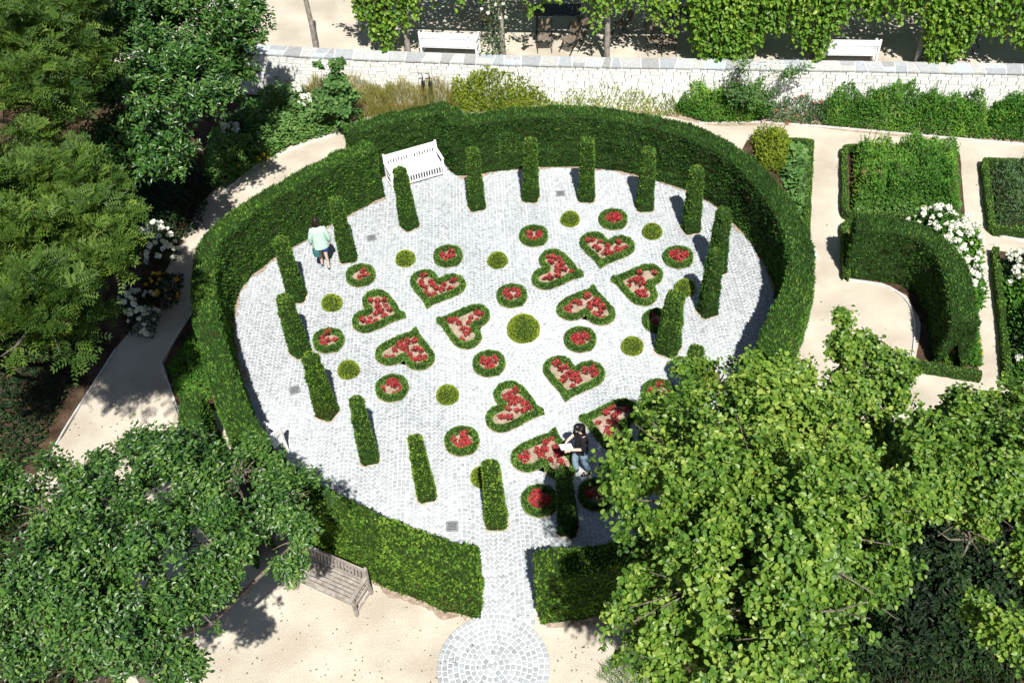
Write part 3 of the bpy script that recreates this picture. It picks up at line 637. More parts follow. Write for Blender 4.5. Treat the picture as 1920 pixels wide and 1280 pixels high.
# ------------------------------------------------------------------ hearts, round beds, balls
GB = 'heart-shaped box beds with red bedding plants'
def begonia_mesh(i):
    mb = MB(['petal_red', 'bronze_leaf']); n = 16; a = rng.uniform(0, 6.28, n); el = rng.uniform(.1, 1.1, n)
    D = np.stack([np.cos(a)*np.cos(el), np.sin(a)*np.cos(el), np.sin(el)], 1); P = D*.02+np.array([0, 0, .03])
    add_leaves(mb, P, D, nz(np.array([0, 0, 1.])+D*.3), rng.uniform(.07, .11, n), .06, rng.random(n), 'oval', 1)
    n = 20; a = rng.uniform(0, 6.28, n); r = np.sqrt(rng.random(n))*.08; P = np.stack([np.cos(a)*r, np.sin(a)*r, .08+.05*rng.random(n)], 1)
    add_leaves(mb, P, rdir(n)*[1, 1, .4], nz(rdir(n)*.5+[0, 0, 1.]), rng.uniform(.028, .048, n), .036, rng.random(n), 'oval', 0)
    return mb.mesh('begonia')
BEG = [begonia_mesh(i) for i in range(6)]
nbeg = 0
def plant_begonias(pts, label, group):
    global nbeg
    for p in pts:
        o = link('red_begonia', BEG[nbeg % 6]); o.location = (p[0], p[1], .05); o.rotation_euler = (rng.uniform(-.1, .1), rng.uniform(-.1, .1), rng.uniform(0, 6.28)); s = rng.uniform(.8, 1.25); o.scale = (s, s, s)
        tag(o, label, 'flower', group); nbeg += 1
def heart_outline(sz, n=40):
    t = np.linspace(0, 2*math.pi, n, endpoint=False); x = 16*np.sin(t)**3; y = 13*np.cos(t)-5.6*np.cos(2*t)-2*np.cos(3*t)-np.cos(4*t)
    # notch towards +y, tip -y
    return resample(np.stack([x/32*1.02, (y+2.5)/32*.97], 1)*sz, .04, closed=True, smooth=2)
def circle_outline(r, n=40):
    t = np.linspace(0, 2*math.pi, n, endpoint=False); return np.stack([np.cos(t), np.sin(t)], 1)*r
def bed(name, outl, c, rz, label, cat, group, wb=.105, h=.2, mat='box_edge'):
    e = empty(name, (*c, 0), rz); tag(e, label, cat, group)
    ctr = outl.mean(0); ins = outl
    # outward sense: outline ccw?
    A = np.sum(outl[:, 0]*np.roll(outl[:, 1], -1)-np.roll(outl[:, 0], -1)*outl[:, 1]); 
    if A < 0: outl = outl[::-1]
    inn = offset(outl, wb, True)
    # relax inner
    for _ in range(2): inn = inn*.5+(np.roll(inn, 1, 0)+np.roll(inn, -1, 0))*.25
    sec = [(0, .0), (-.04, h*.35), (-.04, h*.7), (.06, h*.95), (.3, h), (.6, h*1.02), (.9, h*.95), (1.03, h*.7), (1.0, h*.3), (1.0, 0)]
    P = np.stack([np.concatenate([outl*(1-s)+inn*s, np.full((len(outl), 1), z)], 1) for s, z in sec], 1)
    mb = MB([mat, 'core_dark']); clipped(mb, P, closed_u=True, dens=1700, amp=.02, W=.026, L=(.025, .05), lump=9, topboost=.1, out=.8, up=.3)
    mb.build('box_border', e)
    so = offset(outl, -.03, True); me = bpy.data.meshes.new('soil'); me.from_pydata([(x, y, .03) for x, y in so], [], [list(range(len(so)))]); me.materials.append(MATS['bed_soil']); link('soil', me, e)
    return e, inn
def scatter_in(poly, n, dmin, margin=.05):
    lo, hi = poly.min(0), poly.max(0); out = []
    inn = poly; tries = 0
    while len(out) < n and tries < 4000:
        tries += 1; p = rng.uniform(lo, hi)
        if not inside(p[None], inn)[0]: continue
        if np.min(np.hypot(*(inn-p).T)) < margin: continue
        if out and min(np.hypot(*(np.array(out)-p).T)) < dmin: continue
        out.append(p)
    return np.array(out) if out else np.zeros((0, 2))
names3 = ['left cluster', 'upper right cluster', 'front cluster']; posn = [['leftmost', 'rearmost', 'rightmost', 'front']]*3
HH = [[(714, 583), (815, 540), (865, 606), (765, 650)], [(1048, 505), (1135, 467), (1193, 528), (1103, 568)], [(968, 762), (1072, 708), (1140, 790), (1026, 845)]]
adj = ['left', 'back', 'right', 'front']
for g in range(3):
    ctr = sum(G2(*p, .14) for p in HH[g])/4
    for k in range(4):
        c = ctr+(G2(*HH[g][k], .14)-ctr); d = c-ctr; rz = math.atan2(d[1], d[0])-math.pi/2
        e, inn = bed('heart_bed', heart_outline(1.44), c-nz(d)*.03, rz, '%s heart-shaped box bed of the %s, filled with red flowers' % (adj[k], names3[g]), 'flower bed', GB)
        pts = scatter_in(inn, [13, 14, 12, 14][k], .13); ca, sa = math.cos(rz), math.sin(rz)
        cc = c-nz(d)*.03; pts = np.stack([pts[:, 0]*ca-pts[:, 1]*sa, pts[:, 0]*sa+pts[:, 1]*ca], 1)+cc
        plant_begonias(pts, 'small red begonia in the %s heart bed of the %s' % (adj[k], names3[g]), 'red begonias in the %s heart of the %s' % (adj[k], names3[g]))
RB = [(676, 515, 'next to the walking woman in mint', 6, .1), (840, 479, 'behind the left cluster of hearts', 6, .1), (1001, 441, 'behind the upper right cluster, left side', 8, .09),
 (1150, 410, 'at the very back between two box balls', 15, .06), (1272, 481, 'to the right of the upper right cluster', 13, .07), (1235, 600, 'half hidden behind the bushy yew column', 6, .09),
 (1088, 635, 'just right of the large centre ball', 15, .06), (960, 553, 'just behind the large centre ball', 8, .08), (616, 637, 'at the far left beside the overlapping columns', 6, .1),
 (735, 726, 'below the left cluster of hearts', 9, .08), (917, 680, 'just front left of the large centre ball', 10, .08), (866, 825, 'between the front left columns and front cluster', 9, .08),
 (1012, 937, 'left of the dark shaded front column', 16, .055), (1235, 735, 'under the lime tree edge', 7, .08), (1118, 925, 'in deep shade at the front right', 5, .09)]
for px, py, lb, nb, dm in RB:
    c = G2(px, py, .12); r = .375
    e, inn = bed('round_bed', circle_outline(r), c, 0, 'round box bed with red flowers %s' % lb, 'flower bed', 'round box beds with red bedding plants', wb=.105)
    plant_begonias(scatter_in(inn, nb, dm, .02)+c, 'small red begonia in the round bed %s' % lb, 'red begonias in the round bed %s' % lb)
def ball(px, py, r, label, flat_=.9):
    c = G2(px, py, r*.45); n1, n2 = 18, 34; P = []
    ph = np.linspace(-.35, math.pi/2-.03, n1); th = np.linspace(0, 2*math.pi, n2, endpoint=False)
    for p in ph: P.append(np.stack([np.cos(p)*np.cos(th)*r, np.cos(p)*np.sin(th)*r, np.full(n2, max(0, math.sin(p)*r*flat_+r*.3))], 1))
    mb = MB(['box_ball', 'core_dark']); P = np.array(P)[:, ::-1]+np.array([*c, 0])
    clipped(mb, P, closed_v=True, dens=3200, amp=.01, W=.022, L=(.02, .036), lump=6, out=1, up=.2)
    o = mb.build('box_ball', origin=(*c, 0)); tag(o, label, 'topiary', 'clipped box balls on the cobbles')
ball(981, 614, .40, 'large clipped box ball in the middle of the circle')
for px, py, lb in [(760, 484, 'small box ball behind the left cluster, right of the walking woman'), (933, 487, 'small box ball between the left and upper right heart clusters'), (1069, 410, 'small box ball at the back below the square drain cover'),
 (1223, 433, 'small box ball at the back right in front of a yew column'), (1284, 539, 'small box ball on the right with the shadow of a column beside it'), (1186, 648, 'small box ball right of the centre, near the tip of the lime tree'),
 (622, 567, 'small box ball at the left, right of the overlapping columns'), (653, 692, 'small box ball at the left below a round bed'), (839, 739, 'small box ball left of the front heart cluster'),
 (905, 893, 'small box ball peeking out behind the bright front column'), (1330, 712, 'small box ball beneath the lime tree leaves on the right')]:
    ball(px, py, .26, lb)
# drains
for px, py, lb in [(697, 447, 'square iron drain cover in front of the left hedge, near the woman in mint'), (553, 732, 'square iron drain cover left of the leaning columns'), (848, 987, 'square iron drain cover near the entrance at the front'), (1051, 364, 'square iron drain cover between the two rear columns')]:
    c = G2(px, py); mb = MB(['drain_iron', 'dark_metal']); mb.box((*c, .014), (.26, .26, .028), .3 if px < 800 else 0)
    for k in range(5): mb.box((c[0], c[1]-.08+k*.04, .0292), (.18, .012, .003), 0, mi=1)
    o = mb.build('drain_cover', origin=(*c, 0)); tag(o, lb, 'drain cover', 'square drain covers in the cobbles')

# ================================================================== PLANTS
def herbs(name, label, poly, h, n, mat, l=.09, w=.035, kind='rhomb', spiky=.7, cat='plant', group=None, z=0.0, flowers=None, px=True, nh=.35, droop=.0, edge=.0, vb=0, stems=False):
    """leafy clump over a ground polygon; flowers = (mat, n, size, label-less part name)"""
    p = np.array([G2(*q, z) for q in poly]) if px else np.array(poly, float); lo, hi = p.min(0), p.max(0)
    c = p.mean(0); n = int(n*1.5); Q = rng.uniform(lo, hi, (n*3, 2)); Q = Q[inside(Q, p)][:n]; n = len(Q)
    if n == 0: return
    # distance to outline -> lower towards the rim
    d = np.full(n, 9.)
    for a, b in zip(p, np.roll(p, -1, 0)):
        ab = b-a; t = np.clip(((Q-a)@ab)/(ab@ab+1e-9), 0, 1); d = np.minimum(d, np.hypot(*(Q-a-t[:, None]*ab).T))
    prof = np.clip((d+edge)/.35, 0, 1)**.6
    hh = h*prof*(1+nh*vnoise(np.column_stack([Q, np.full(n, h)]), 1.6)+.34*vnoise(np.column_stack([Q, np.full(n, 2.)]), 4.5))
    zz = hh*(1-rng.random(n)**1.5*.9)+.02
    P = np.column_stack([Q, zz+z]); D = nz(rdir(n)*[1, 1, .3]+np.array([0, 0, spiky-droop])); N = nz(rdir(n)*.6+np.array([0, -.25, 1]))
    v = .42+vnoise(P, 1.1)*.32+vnoise(P, 4)*.22+rng.normal(size=n)*.19+vb
    mb = MB([mat, 'bark']); ll = rng.uniform(.6, 1.4, n)*l
    add_leaves(mb, P, D, N, ll, w*rng.uniform(.7, 1.3, n), v, kind)
    if stems:
        for q in range(stems*4):
            i = rng.integers(n); x, y = Q[i]; tp = z+hh[i]+rng.uniform(.1, .42); lx, ly = rng.normal(size=2)*.09; k = 16; t = np.linspace(.45, 1, k)[:, None]
            b0 = np.array([x, y, z]); b1 = np.array([x+lx, y+ly, tp]); mb.tube([tuple(b0), tuple(b1)], .005, 4, mi=1, cap=False)
            add_leaves(mb, b0+(b1-b0)*t, nz(rdir(k)*[1, 1, .3]+[0, 0, .5]), nz(rdir(k)*.6+[0, -.2, 1]), l*(1.15-.7*t[:, 0]), w*(1.1-.6*t[:, 0]), np.clip(.55+rng.normal()*.2+rng.normal(size=k)*.1+vb, 0, 1), kind)
    o = mb.build(name, origin=(*c, z)) if not flowers else None
    if flowers:
        o = empty(name, (*c, z)); mb.build('foliage', o, (*c, z))
        fm, fn, fs = flowers; m2 = MB([fm]); cc = []
        for i in rng.choice(n, fn): 
            f = P[i].copy(); f[2] = z+hh[i]+fs*.5+rng.uniform(0, .12); cc.append(f)
        k = 26
        for c1 in (cc if fn <= 100 else [cc]):
            cc1 = np.atleast_2d(np.array(c1)); A = np.repeat(cc1, k, 0); R = rdir(len(A)); R[:, 2] = np.abs(R[:, 2])*.9-.1; fsz = np.repeat(fs*rng.uniform(.6, 1.2, len(cc1)), k)[:, None]
            m2 = MB([fm]); add_leaves(m2, A+R*fsz*.38, nz(np.cross(R, rdir(len(A)))), R, fsz[:, 0]*.62, fsz[:, 0]*.5, rng.random(len(A)), 'rhomb', 0, .1)
            fo = m2.build('flower_head' if fn <= 100 else 'flower_heads', o, (*c, z))
            if fn > 100: fo['kind'] = 'stuff'
    tag(o, label, cat, group); return o

# right-hand beds
herbs('leafy_perennials', 'tall fresh green perennials filling the square bed below the white wall', [(1600, 292), (1790, 292), (1796, 408), (1598, 400)], .85, 16000, 'herb_leaf', .09, .04, cat='plants', nh=.3, stems=25)
herbs('pinkish_plume', 'buff pink plumes on the left side of the square green bed', [(1598, 330), (1660, 330), (1660, 385), (1598, 385)], .75, 500, 'dry_grass', .12, .03, cat='plants', flowers=('petal_rust', 5, .16))
herbs('leafy_perennials', 'round-leaved low plants along the near edge of the square green bed', [(1600, 375), (1796, 384), (1800, 412), (1600, 404)], .42, 1300, 'lady_leaf', .1, .09, 'oval', .3)
herbs('leafy_perennials', 'grey-green perennials in the bed at the right edge of the photo', [(1855, 322), (2010, 325), (2010, 440), (1868, 430)], .6, 6500, 'rose_leaf', .1, .028)
herbs('fern_clump', 'yellow-green fern clump behind the right side of the round hedge', [(1408, 262), (1455, 262), (1490, 290), (1470, 330), (1425, 320)], .75, 2600, 'fern_leaf', .12, .035)
herbs('leafy_perennials', 'large soft round-leaved plants between the round hedge and the straight path', [(1450, 290), (1515, 285), (1506, 470), (1495, 400), (1480, 350)], .4, 1500, 'lady_leaf', .17, .15, 'round', .25)
herbs('leafy_perennials', 'broad strip of bright green perennials in front of the white wall, right half', [(1535, 222), (1560, 198), (1660, 188), (1780, 200), (1840, 225), (1850, 264), (1700, 252), (1550, 238)], .9, 15000, 'herb_leaf', .09, .04, stems=25)
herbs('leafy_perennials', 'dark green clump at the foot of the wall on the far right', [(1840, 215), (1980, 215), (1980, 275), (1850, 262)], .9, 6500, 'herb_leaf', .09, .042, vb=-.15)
herbs('leafy_perennials', 'yellow-green perennials at the wall behind the right end of the hedge arc', [(1262, 205), (1300, 180), (1400, 180), (1450, 222), (1400, 232), (1320, 232), (1270, 215)], .85, 9500, 'herb_leaf', .09, .042, stems=20, vb=.05)
herbs('leafy_perennials', 'low mixed plants with dark red leaves in the gap of the wall border', [(1430, 205), (1560, 208), (1560, 238), (1440, 232)], .55, 2200, 'rose_leaf', .08, .03, flowers=('petal_rust', 14, .1))
herbs('fern_clump', 'large golden-green fern patch between the back of the hedge and the wall', [(840, 205), (860, 172), (960, 165), (1010, 170), (1035, 205), (960, 215), (880, 215)], 1.05, 7000, 'fern_leaf', .15, .04, nh=.45)
herbs('grass_tuft', 'dry yellow grasses between the wall and the back left of the hedge', [(560, 175), (640, 180), (850, 188), (860, 215), (760, 222), (660, 232), (640, 210), (560, 200)], .6, 7000, 'dry_grass', .26, .012, spiky=1.8, cat='grass', nh=.6)
herbs('grass_tuft', 'low yellow-green growth along the wall foot behind the top of the hedge arc', [(1020, 190), (1270, 192), (1275, 222), (1030, 215)], .6, 2200, 'fern_leaf', .12, .03, spiky=1.2, cat='grass', nh=.9)
herbs('flower_border', 'mixed border of broad leaves and white blooms along the curved gravel path', [(395, 355), (380, 320), (430, 245), (520, 195), (600, 215), (640, 245), (560, 270), (480, 310), (420, 355)], .75, 6500, 'lady_leaf', .12, .085, 'oval', .3, vb=.0, cat='plants', nh=.6)
herbs('white_rose_bush', 'white-flowered bush beside the laurel, nearer the wall', [(545, 195), (590, 190), (600, 235), (550, 240)], .95, 700, 'rose_leaf', .08, .05, 'oval', .4, flowers=('petal_white', 46, .14), cat='rose bush')
herbs('white_rose_bush', 'white-flowered bush at the edge of the laurel shade', [(415, 255), (465, 240), (470, 290), (420, 310)], .9, 700, 'rose_leaf', .08, .05, 'oval', .4, flowers=('petal_white', 40, .14), cat='rose bush')
herbs('yellow_flowers', 'small yellow flowers at the lower edge of the border by the curved path', [(430, 325), (510, 285), (520, 298), (440, 345)], .25, 300, 'herb_leaf', .08, .04, flowers=('petal_yellow', 9, .08), cat='flowers')
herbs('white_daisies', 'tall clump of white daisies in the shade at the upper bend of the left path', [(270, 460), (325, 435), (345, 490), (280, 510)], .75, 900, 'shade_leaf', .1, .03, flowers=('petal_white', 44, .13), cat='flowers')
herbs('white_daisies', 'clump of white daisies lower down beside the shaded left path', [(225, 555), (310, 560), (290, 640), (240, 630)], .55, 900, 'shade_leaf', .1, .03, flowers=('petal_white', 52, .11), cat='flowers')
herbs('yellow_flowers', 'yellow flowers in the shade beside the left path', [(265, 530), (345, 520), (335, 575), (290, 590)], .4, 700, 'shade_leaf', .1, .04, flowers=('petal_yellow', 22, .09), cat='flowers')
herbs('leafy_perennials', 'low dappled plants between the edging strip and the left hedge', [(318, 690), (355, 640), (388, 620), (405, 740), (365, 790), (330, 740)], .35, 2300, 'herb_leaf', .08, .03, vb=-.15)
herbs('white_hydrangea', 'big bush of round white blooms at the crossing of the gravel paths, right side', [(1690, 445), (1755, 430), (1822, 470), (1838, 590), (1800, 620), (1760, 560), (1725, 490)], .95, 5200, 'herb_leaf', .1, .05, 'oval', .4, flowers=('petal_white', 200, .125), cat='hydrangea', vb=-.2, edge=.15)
herbs('white_hydrangea', 'white blooms hanging over the corner of the right edge bed', [(1870, 500), (1960, 490), (1990, 545), (1880, 550)], .9, 1600, 'rose_leaf', .1, .05, 'oval', .4, flowers=('petal_white', 80, .15), cat='hydrangea')
herbs('white_hydrangea', 'white blooms low on the far right rose bed', [(1890, 630), (1990, 620), (1990, 720), (1900, 710)], .8, 1600, 'rose_leaf', .1, .05, 'oval', .4, flowers=('petal_white', 26, .14), cat='hydrangea')
herbs('white_hydrangea', 'few white blooms at the top corner of the right edge bed', [(1900, 315), (1990, 315), (1990, 350), (1910, 350)], .8, 400, 'rose_leaf', .1, .05, 'oval', .4, flowers=('petal_white', 14, .14), cat='hydrangea')
herbs('leafy_perennials', 'bushy green plants behind the hooked hedge towards the right path', [(1765, 560), (1825, 570), (1838, 690), (1770, 685)], .6, 4200, 'herb_leaf', .09, .042, vb=-.12, flowers=('petal_yellow', 16, .09))
herbs('leafy_perennials', 'dense dark greenery of the far right rose bed', [(1875, 540), (2020, 540), (2040, 740), (1900, 715)], .75, 5200, 'herb_leaf', .1, .05, 'oval', vb=-.15)
herbs('grass_tuft', 'thin grass tuft at the bottom edge under the lime tree', [(1120, 1275), (1195, 1215), (1240, 1290), (1180, 1330)], .55, 900, 'herb_leaf', .22, .01, spiky=1.8, cat='grass')
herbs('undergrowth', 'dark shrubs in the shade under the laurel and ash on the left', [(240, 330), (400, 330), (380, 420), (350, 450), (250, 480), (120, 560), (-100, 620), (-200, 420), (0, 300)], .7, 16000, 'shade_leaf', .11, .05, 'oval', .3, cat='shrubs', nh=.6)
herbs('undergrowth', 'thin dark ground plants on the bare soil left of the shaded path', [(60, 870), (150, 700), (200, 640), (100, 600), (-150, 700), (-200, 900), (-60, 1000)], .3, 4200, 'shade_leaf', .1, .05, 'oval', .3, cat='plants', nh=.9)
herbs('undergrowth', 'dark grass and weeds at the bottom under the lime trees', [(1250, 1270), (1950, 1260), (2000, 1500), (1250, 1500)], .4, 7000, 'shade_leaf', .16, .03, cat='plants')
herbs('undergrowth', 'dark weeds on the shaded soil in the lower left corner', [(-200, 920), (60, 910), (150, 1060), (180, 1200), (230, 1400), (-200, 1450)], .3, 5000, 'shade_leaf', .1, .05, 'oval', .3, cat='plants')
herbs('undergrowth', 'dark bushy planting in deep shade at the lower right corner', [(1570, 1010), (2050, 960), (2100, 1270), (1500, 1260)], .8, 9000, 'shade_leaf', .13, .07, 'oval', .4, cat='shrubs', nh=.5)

# ================================================================== TREES
def tree(label, base, trunk_h, blobs, nclu, mat, leaf=(.1, .14), aspect=.75, kind='round', per=9, spread=.16, mode='rosette', tr=.16, cat='tree', name='broadleaf_tree', shell=.5, hang=0.0, twigs=60, gapt=-.32, uprand=.42):
    bx, by = base; e = empty(name, (bx, by, 0)); tag(e, label, cat); O = np.array([bx, by, 0.])
    mb = MB(['bark']); top = np.array([bx, by, trunk_h])
    mb.tube([(bx, by, 0), (bx+.03, by+.02, trunk_h*.5), tuple(top)], [tr*1.25, tr, tr*.8], 10)
    B = [(np.array(c, float), np.array(r if hasattr(r, '__len__') else (r, r, r*.85), float)) for c, r in blobs]
    for c, r in B:
        if r[0] < .5 and tr > .1: continue
        m = (top+c)/2+rng.normal(size=3)*.2; m[2] -= .2; mb.tube([tuple(top-[0, 0, .2]), tuple(m), tuple(c)], [tr*.55, tr*.33, tr*.15], 6)
        for k in range(9):
            d = rdir(1)[0]; d[2] = abs(d[2])*.6; q = c+d*r*.9; mb.tube([tuple(c), tuple((c+q)/2+rng.normal(size=3)*.08), tuple(q)], [tr*.14, tr*.07, tr*.03], 5, cap=False)
    mb.build('trunk', e, O)
    wts = np.array([(r[0]*r[1]) for c, r in B]); wts = wts/wts.sum(); bi = rng.choice(len(B), nclu*6, p=wts)
    cs = np.array([b[0] for b in B])[bi]; rs = np.array([b[1] for b in B])[bi]
    d = rdir(len(bi)); d[:, 2] = np.where(d[:, 2] < -.25, -d[:, 2], d[:, 2]); rad = shell+(1-shell)*rng.random(len(bi))**.6
    lump = 1+.26*vnoise(cs+d*rs, 1.4)+.22*vnoise(cs+d*rs, 3.2); P = cs+d*rs*(rad*lump)[:, None]*np.where(rng.random(len(bi)) < .06, rng.uniform(1.05, 1.3, len(bi)), 1)[:, None]
    ok = np.ones(len(P), bool)
    for c, r in B:
        q = np.sqrt((((P-c)/r)**2).sum(1)); ok &= q > shell*.92
    gap = vnoise(P, 1.5)+.6*vnoise(P, 4.0); ok &= (gap > gapt); ok &= (vnoise(P, 2.5)+.4*vnoise(P, 6.5) > (rad-.62)*1.15-.3)
    P = P[ok][:nclu]; d = d[ok][:nclu]; n = len(P)
    cv = vnoise(P, .9)*.16+vnoise(P, 3)*.1+rng.normal(size=n)*.09
    mb = MB([mat, 'bark'])
    if mode == 'rosette':
        A = np.repeat(P, per, 0); ax = nz(np.repeat(d*.6+np.array([0, -.15, .75]), per, 0)+rng.normal(size=(n*per, 3))*.25)
        R = rdir(n*per); T = nz(np.cross(ax, R)); s = rng.random((n*per, 1)); P2 = A+T*spread*.35*rng.random((n*per, 1))+ax*(s-.5)*spread*2.0+rng.normal(size=A.shape)*spread*.3
        D = nz(T+ax*.25+np.array([0, 0, -hang])); N = nz(ax+np.array([0, -.25, .35])+rng.normal(size=A.shape)*uprand)
        L = rng.uniform(leaf[0], leaf[1], len(A)); v = .46+np.repeat(cv, per)*1.1+rng.normal(size=len(A))*.17+s[:, 0]*.3-.15  # shoot tips lighter and bases darker, clump shading put into the leaf colour
        add_leaves(mb, P2, D, N, L, L*aspect, v, kind)
        for i in rng.choice(n, min(n, twigs)): mb.tube([tuple(P[i]-d[i]*.35+[0, 0, -.1]), tuple(P[i]+d[i]*.12)], .006, 4, .5, 1, False)
    else:                                    # pinnate fronds
        nf = per; A = np.repeat(P, nf, 0); m = len(A); T = nz(rdir(m)*[1, 1, .35]+np.repeat(d, nf, 0)*.7+np.array([0, -.1, .1])); fl = rng.uniform(.26, .38, m)
        np_ = 6; s = np.linspace(.2, 1, np_); U = nz(np.array([0, -.3, 1.])+rng.normal(size=(m, 3))*.35+T*0); S = nz(np.cross(T, U)); U = np.cross(S, T)
        PP = []; DD = []; NN = []; 
        for k in range(np_):
            b = A+T*(fl*s[k])[:, None]-np.array([0, 0, 1.])*(fl*s[k]**2*.28)[:, None]
            for sg in (-1, 1): PP.append(b); DD.append(nz(S*sg+T*.55+np.array([0, 0, -.15]))); NN.append(U)
        b = A+T*fl[:, None]-np.array([0, 0, .28])*fl[:, None]; PP.append(b); DD.append(T); NN.append(U)
        K = len(PP); v = .45+np.repeat(cv, nf)+rng.normal(size=m)*.14
        add_leaves(mb, np.concatenate(PP), np.concatenate(DD), np.concatenate(NN), rng.uniform(leaf[0], leaf[1], m*K), aspect*.1, np.tile(v, K)+rng.normal(size=m*K)*.05, 'rhomb')
    mb.build('crown', e, O)
    return e
def B(px, py, z, r): return (G(px, py, z), r)
# lime trees, lower right
tree('large lime tree with bright yellow-green leaves covering the lower right of the circle', (3.4, 8.1), 4.5,
     [B(1280, 850, 6.2, .95), B(1300, 960, 7.0, 1.3), B(1430, 860, 6.8, 1.25), B(1340, 730, 5.4, .8), B(1430, 740, 5.8, .8), B(1480, 1010, 7.6, 1.3), B(1330, 1100, 7.2, 1.15), B(1480, 1150, 7.2, 1.2), B(1225, 790, 5.4, .5), B(1560, 960, 7.2, 1.0),
      B(1570, 1110, 7.0, .85), B(1230, 1140, 6.6, .7), B(1225, 915, 6.0, .6), B(1370, 1240, 6.5, 1.0), B(1290, 700, 4.8, .45), B(1480, 1230, 6.5, .8)], 8200, 'lime_leaf', (.042, .082), .9, 'round', 11, .11, uprand=.8, gapt=-.16, name='lime_tree', tr=.19, shell=.25)
tree('slimmer lime tree rising as a pointed leafy spire over the gravel bay', (5.6, 10.4), 3.5,
     [B(1600, 820, 4.6, .95), B(1610, 730, 5.0, .75), B(1600, 660, 5.2, .5), B(1585, 600, 5.4, .26), B(1660, 690, 4.9, .42), B(1640, 850, 4.8, .8), B(1540, 800, 4.6, .5), B(1690, 700, 4.6, .22), B(1560, 890, 5.2, .8), B(1560, 720, 4.8, .3)], 2300, 'lime_leaf', (.042, .086), .9, 'round', 11, .11, uprand=.8, gapt=-.18, name='lime_tree', tr=.12, shell=.2)
tree('lime tree at the right edge with a dark hollow beneath its branches', (9.8, 9.2), 4.0,
     [B(1780, 850, 5.5, 1.0), B(1880, 835, 5.5, 1.0), B(1740, 915, 6.0, .75), B(1850, 920, 6.0, .85), B(1930, 960, 6.0, .75), B(1800, 790, 5.0, .5), B(1900, 780, 4.8, .5), B(1960, 900, 6, 1.0), B(1900, 1200, 5.0, .45), B(1835, 1140, 4.6, .25), B(1740, 1010, 5.4, .45), B(1905, 1060, 5.2, .45), B(1820, 1010, 5.6, .5)], 4700, 'lime_leaf', (.042, .086), .9, 'round', 11, .11, uprand=.8, gapt=-.18, name='lime_tree', tr=.16, shell=.25)
# dark-leaved tree, lower left
tree('dense tree with small glossy dark green leaves filling the lower left corner', (-6.9, 8.4), 2.6,
     [B(200, 960, 4.4, 1.0), B(330, 900, 4.3, .95), B(440, 900, 4.2, .8), B(510, 950, 4.1, .75), B(80, 960, 4.4, 1.0), B(280, 1050, 4.8, 1.15), B(400, 1020, 4.6, .9), B(130, 1100, 4.9, 1.1), B(30, 1080, 4.8, 1.0),
      B(250, 1180, 4.9, 1.0), B(360, 1130, 4.7, .8), B(560, 1010, 4.0, .5), B(290, 850, 4.0, .6), B(420, 845, 4.0, .4), B(30, 1220, 4.6, .3), B(330, 1240, 4.6, .5), B(200, 1260, 4.6, .6), B(550, 1060, 3.8, .3), B(470, 850, 3.9, .45), B(430, 1090, 4.5, .35), B(200, 860, 3.8, .35), B(240, 840, 3.8, .3), B(20, 930, 4.2, .7), B(-60, 1020, 4.5, 1.0), B(60, 1240, 4.4, .35), B(-30, 900, 4.0, .6), B(455, 885, 4.0, .5)],
     7600, 'pear_leaf', (.055, .1), .56, 'oval', 9, .11, uprand=.75, gapt=-.3, name='pear_tree', tr=.14, shell=.25)
tree('ash-like tree with feathery yellow-green leaflets at the left edge', (-13.2, 15.5), 4.0,
     [B(70, 380, 5.8, 1.5), B(130, 480, 5.8, 1.2), B(40, 520, 6.0, 1.4), B(60, 610, 6.0, 1.1), B(160, 400, 5.6, .9), B(110, 330, 5.8, .8), B(20, 280, 6.2, .9), B(-60, 450, 6.2, 1.6), B(170, 560, 5.0, .35), B(-140, 600, 6.4, 1.2), B(120, 600, 5.4, .6), B(190, 480, 5.2, .5)],
     2600, 'ash_leaf', (.075, .115), .34, per=5, mode='pinnate', name='ash_tree', tr=.2, shell=.3, gapt=-.2)
tree('feathery tree in the top left corner, darker than the one below it', (-16.5, 23.5), 4.0,
     [B(60, 60, 6.5, 1.9), B(130, 140, 6.0, 1.2), B(20, 180, 6.5, 1.6), B(-60, 100, 7, 2.2), B(110, 20, 6.5, 1.3), B(120, 240, 4.8, .7), B(-150, 260, 7, 2.0)],
     2000, 'ash_leaf', (.085, .12), .36, per=5, mode='pinnate', name='ash_tree', tr=.2, shell=.3, gapt=-.2)
tree('big glossy dark green laurel beside the left end of the white wall', (-10.0, 26.6), 2.4,
     [B(330, 80, 4.6, 1.9), B(430, 60, 4.4, 1.3), B(250, 60, 5.0, 1.7), B(380, 180, 4.2, 1.3), B(260, 190, 4.6, 1.5), B(290, 290, 3.6, 1.15), B(220, 280, 3.8, 1.2), B(440, 150, 3.4, .8), B(470, 40, 4.2, .8), B(455, 90, 3.6, .8), B(330, 0, 5, 1.8), B(180, 170, 4.6, 1.1)],
     6200, 'laurel_leaf', (.09, .15), .42, 'oval', 10, .13, uprand=.7, gapt=-.15, name='laurel_tree', tr=.15, shell=.25)

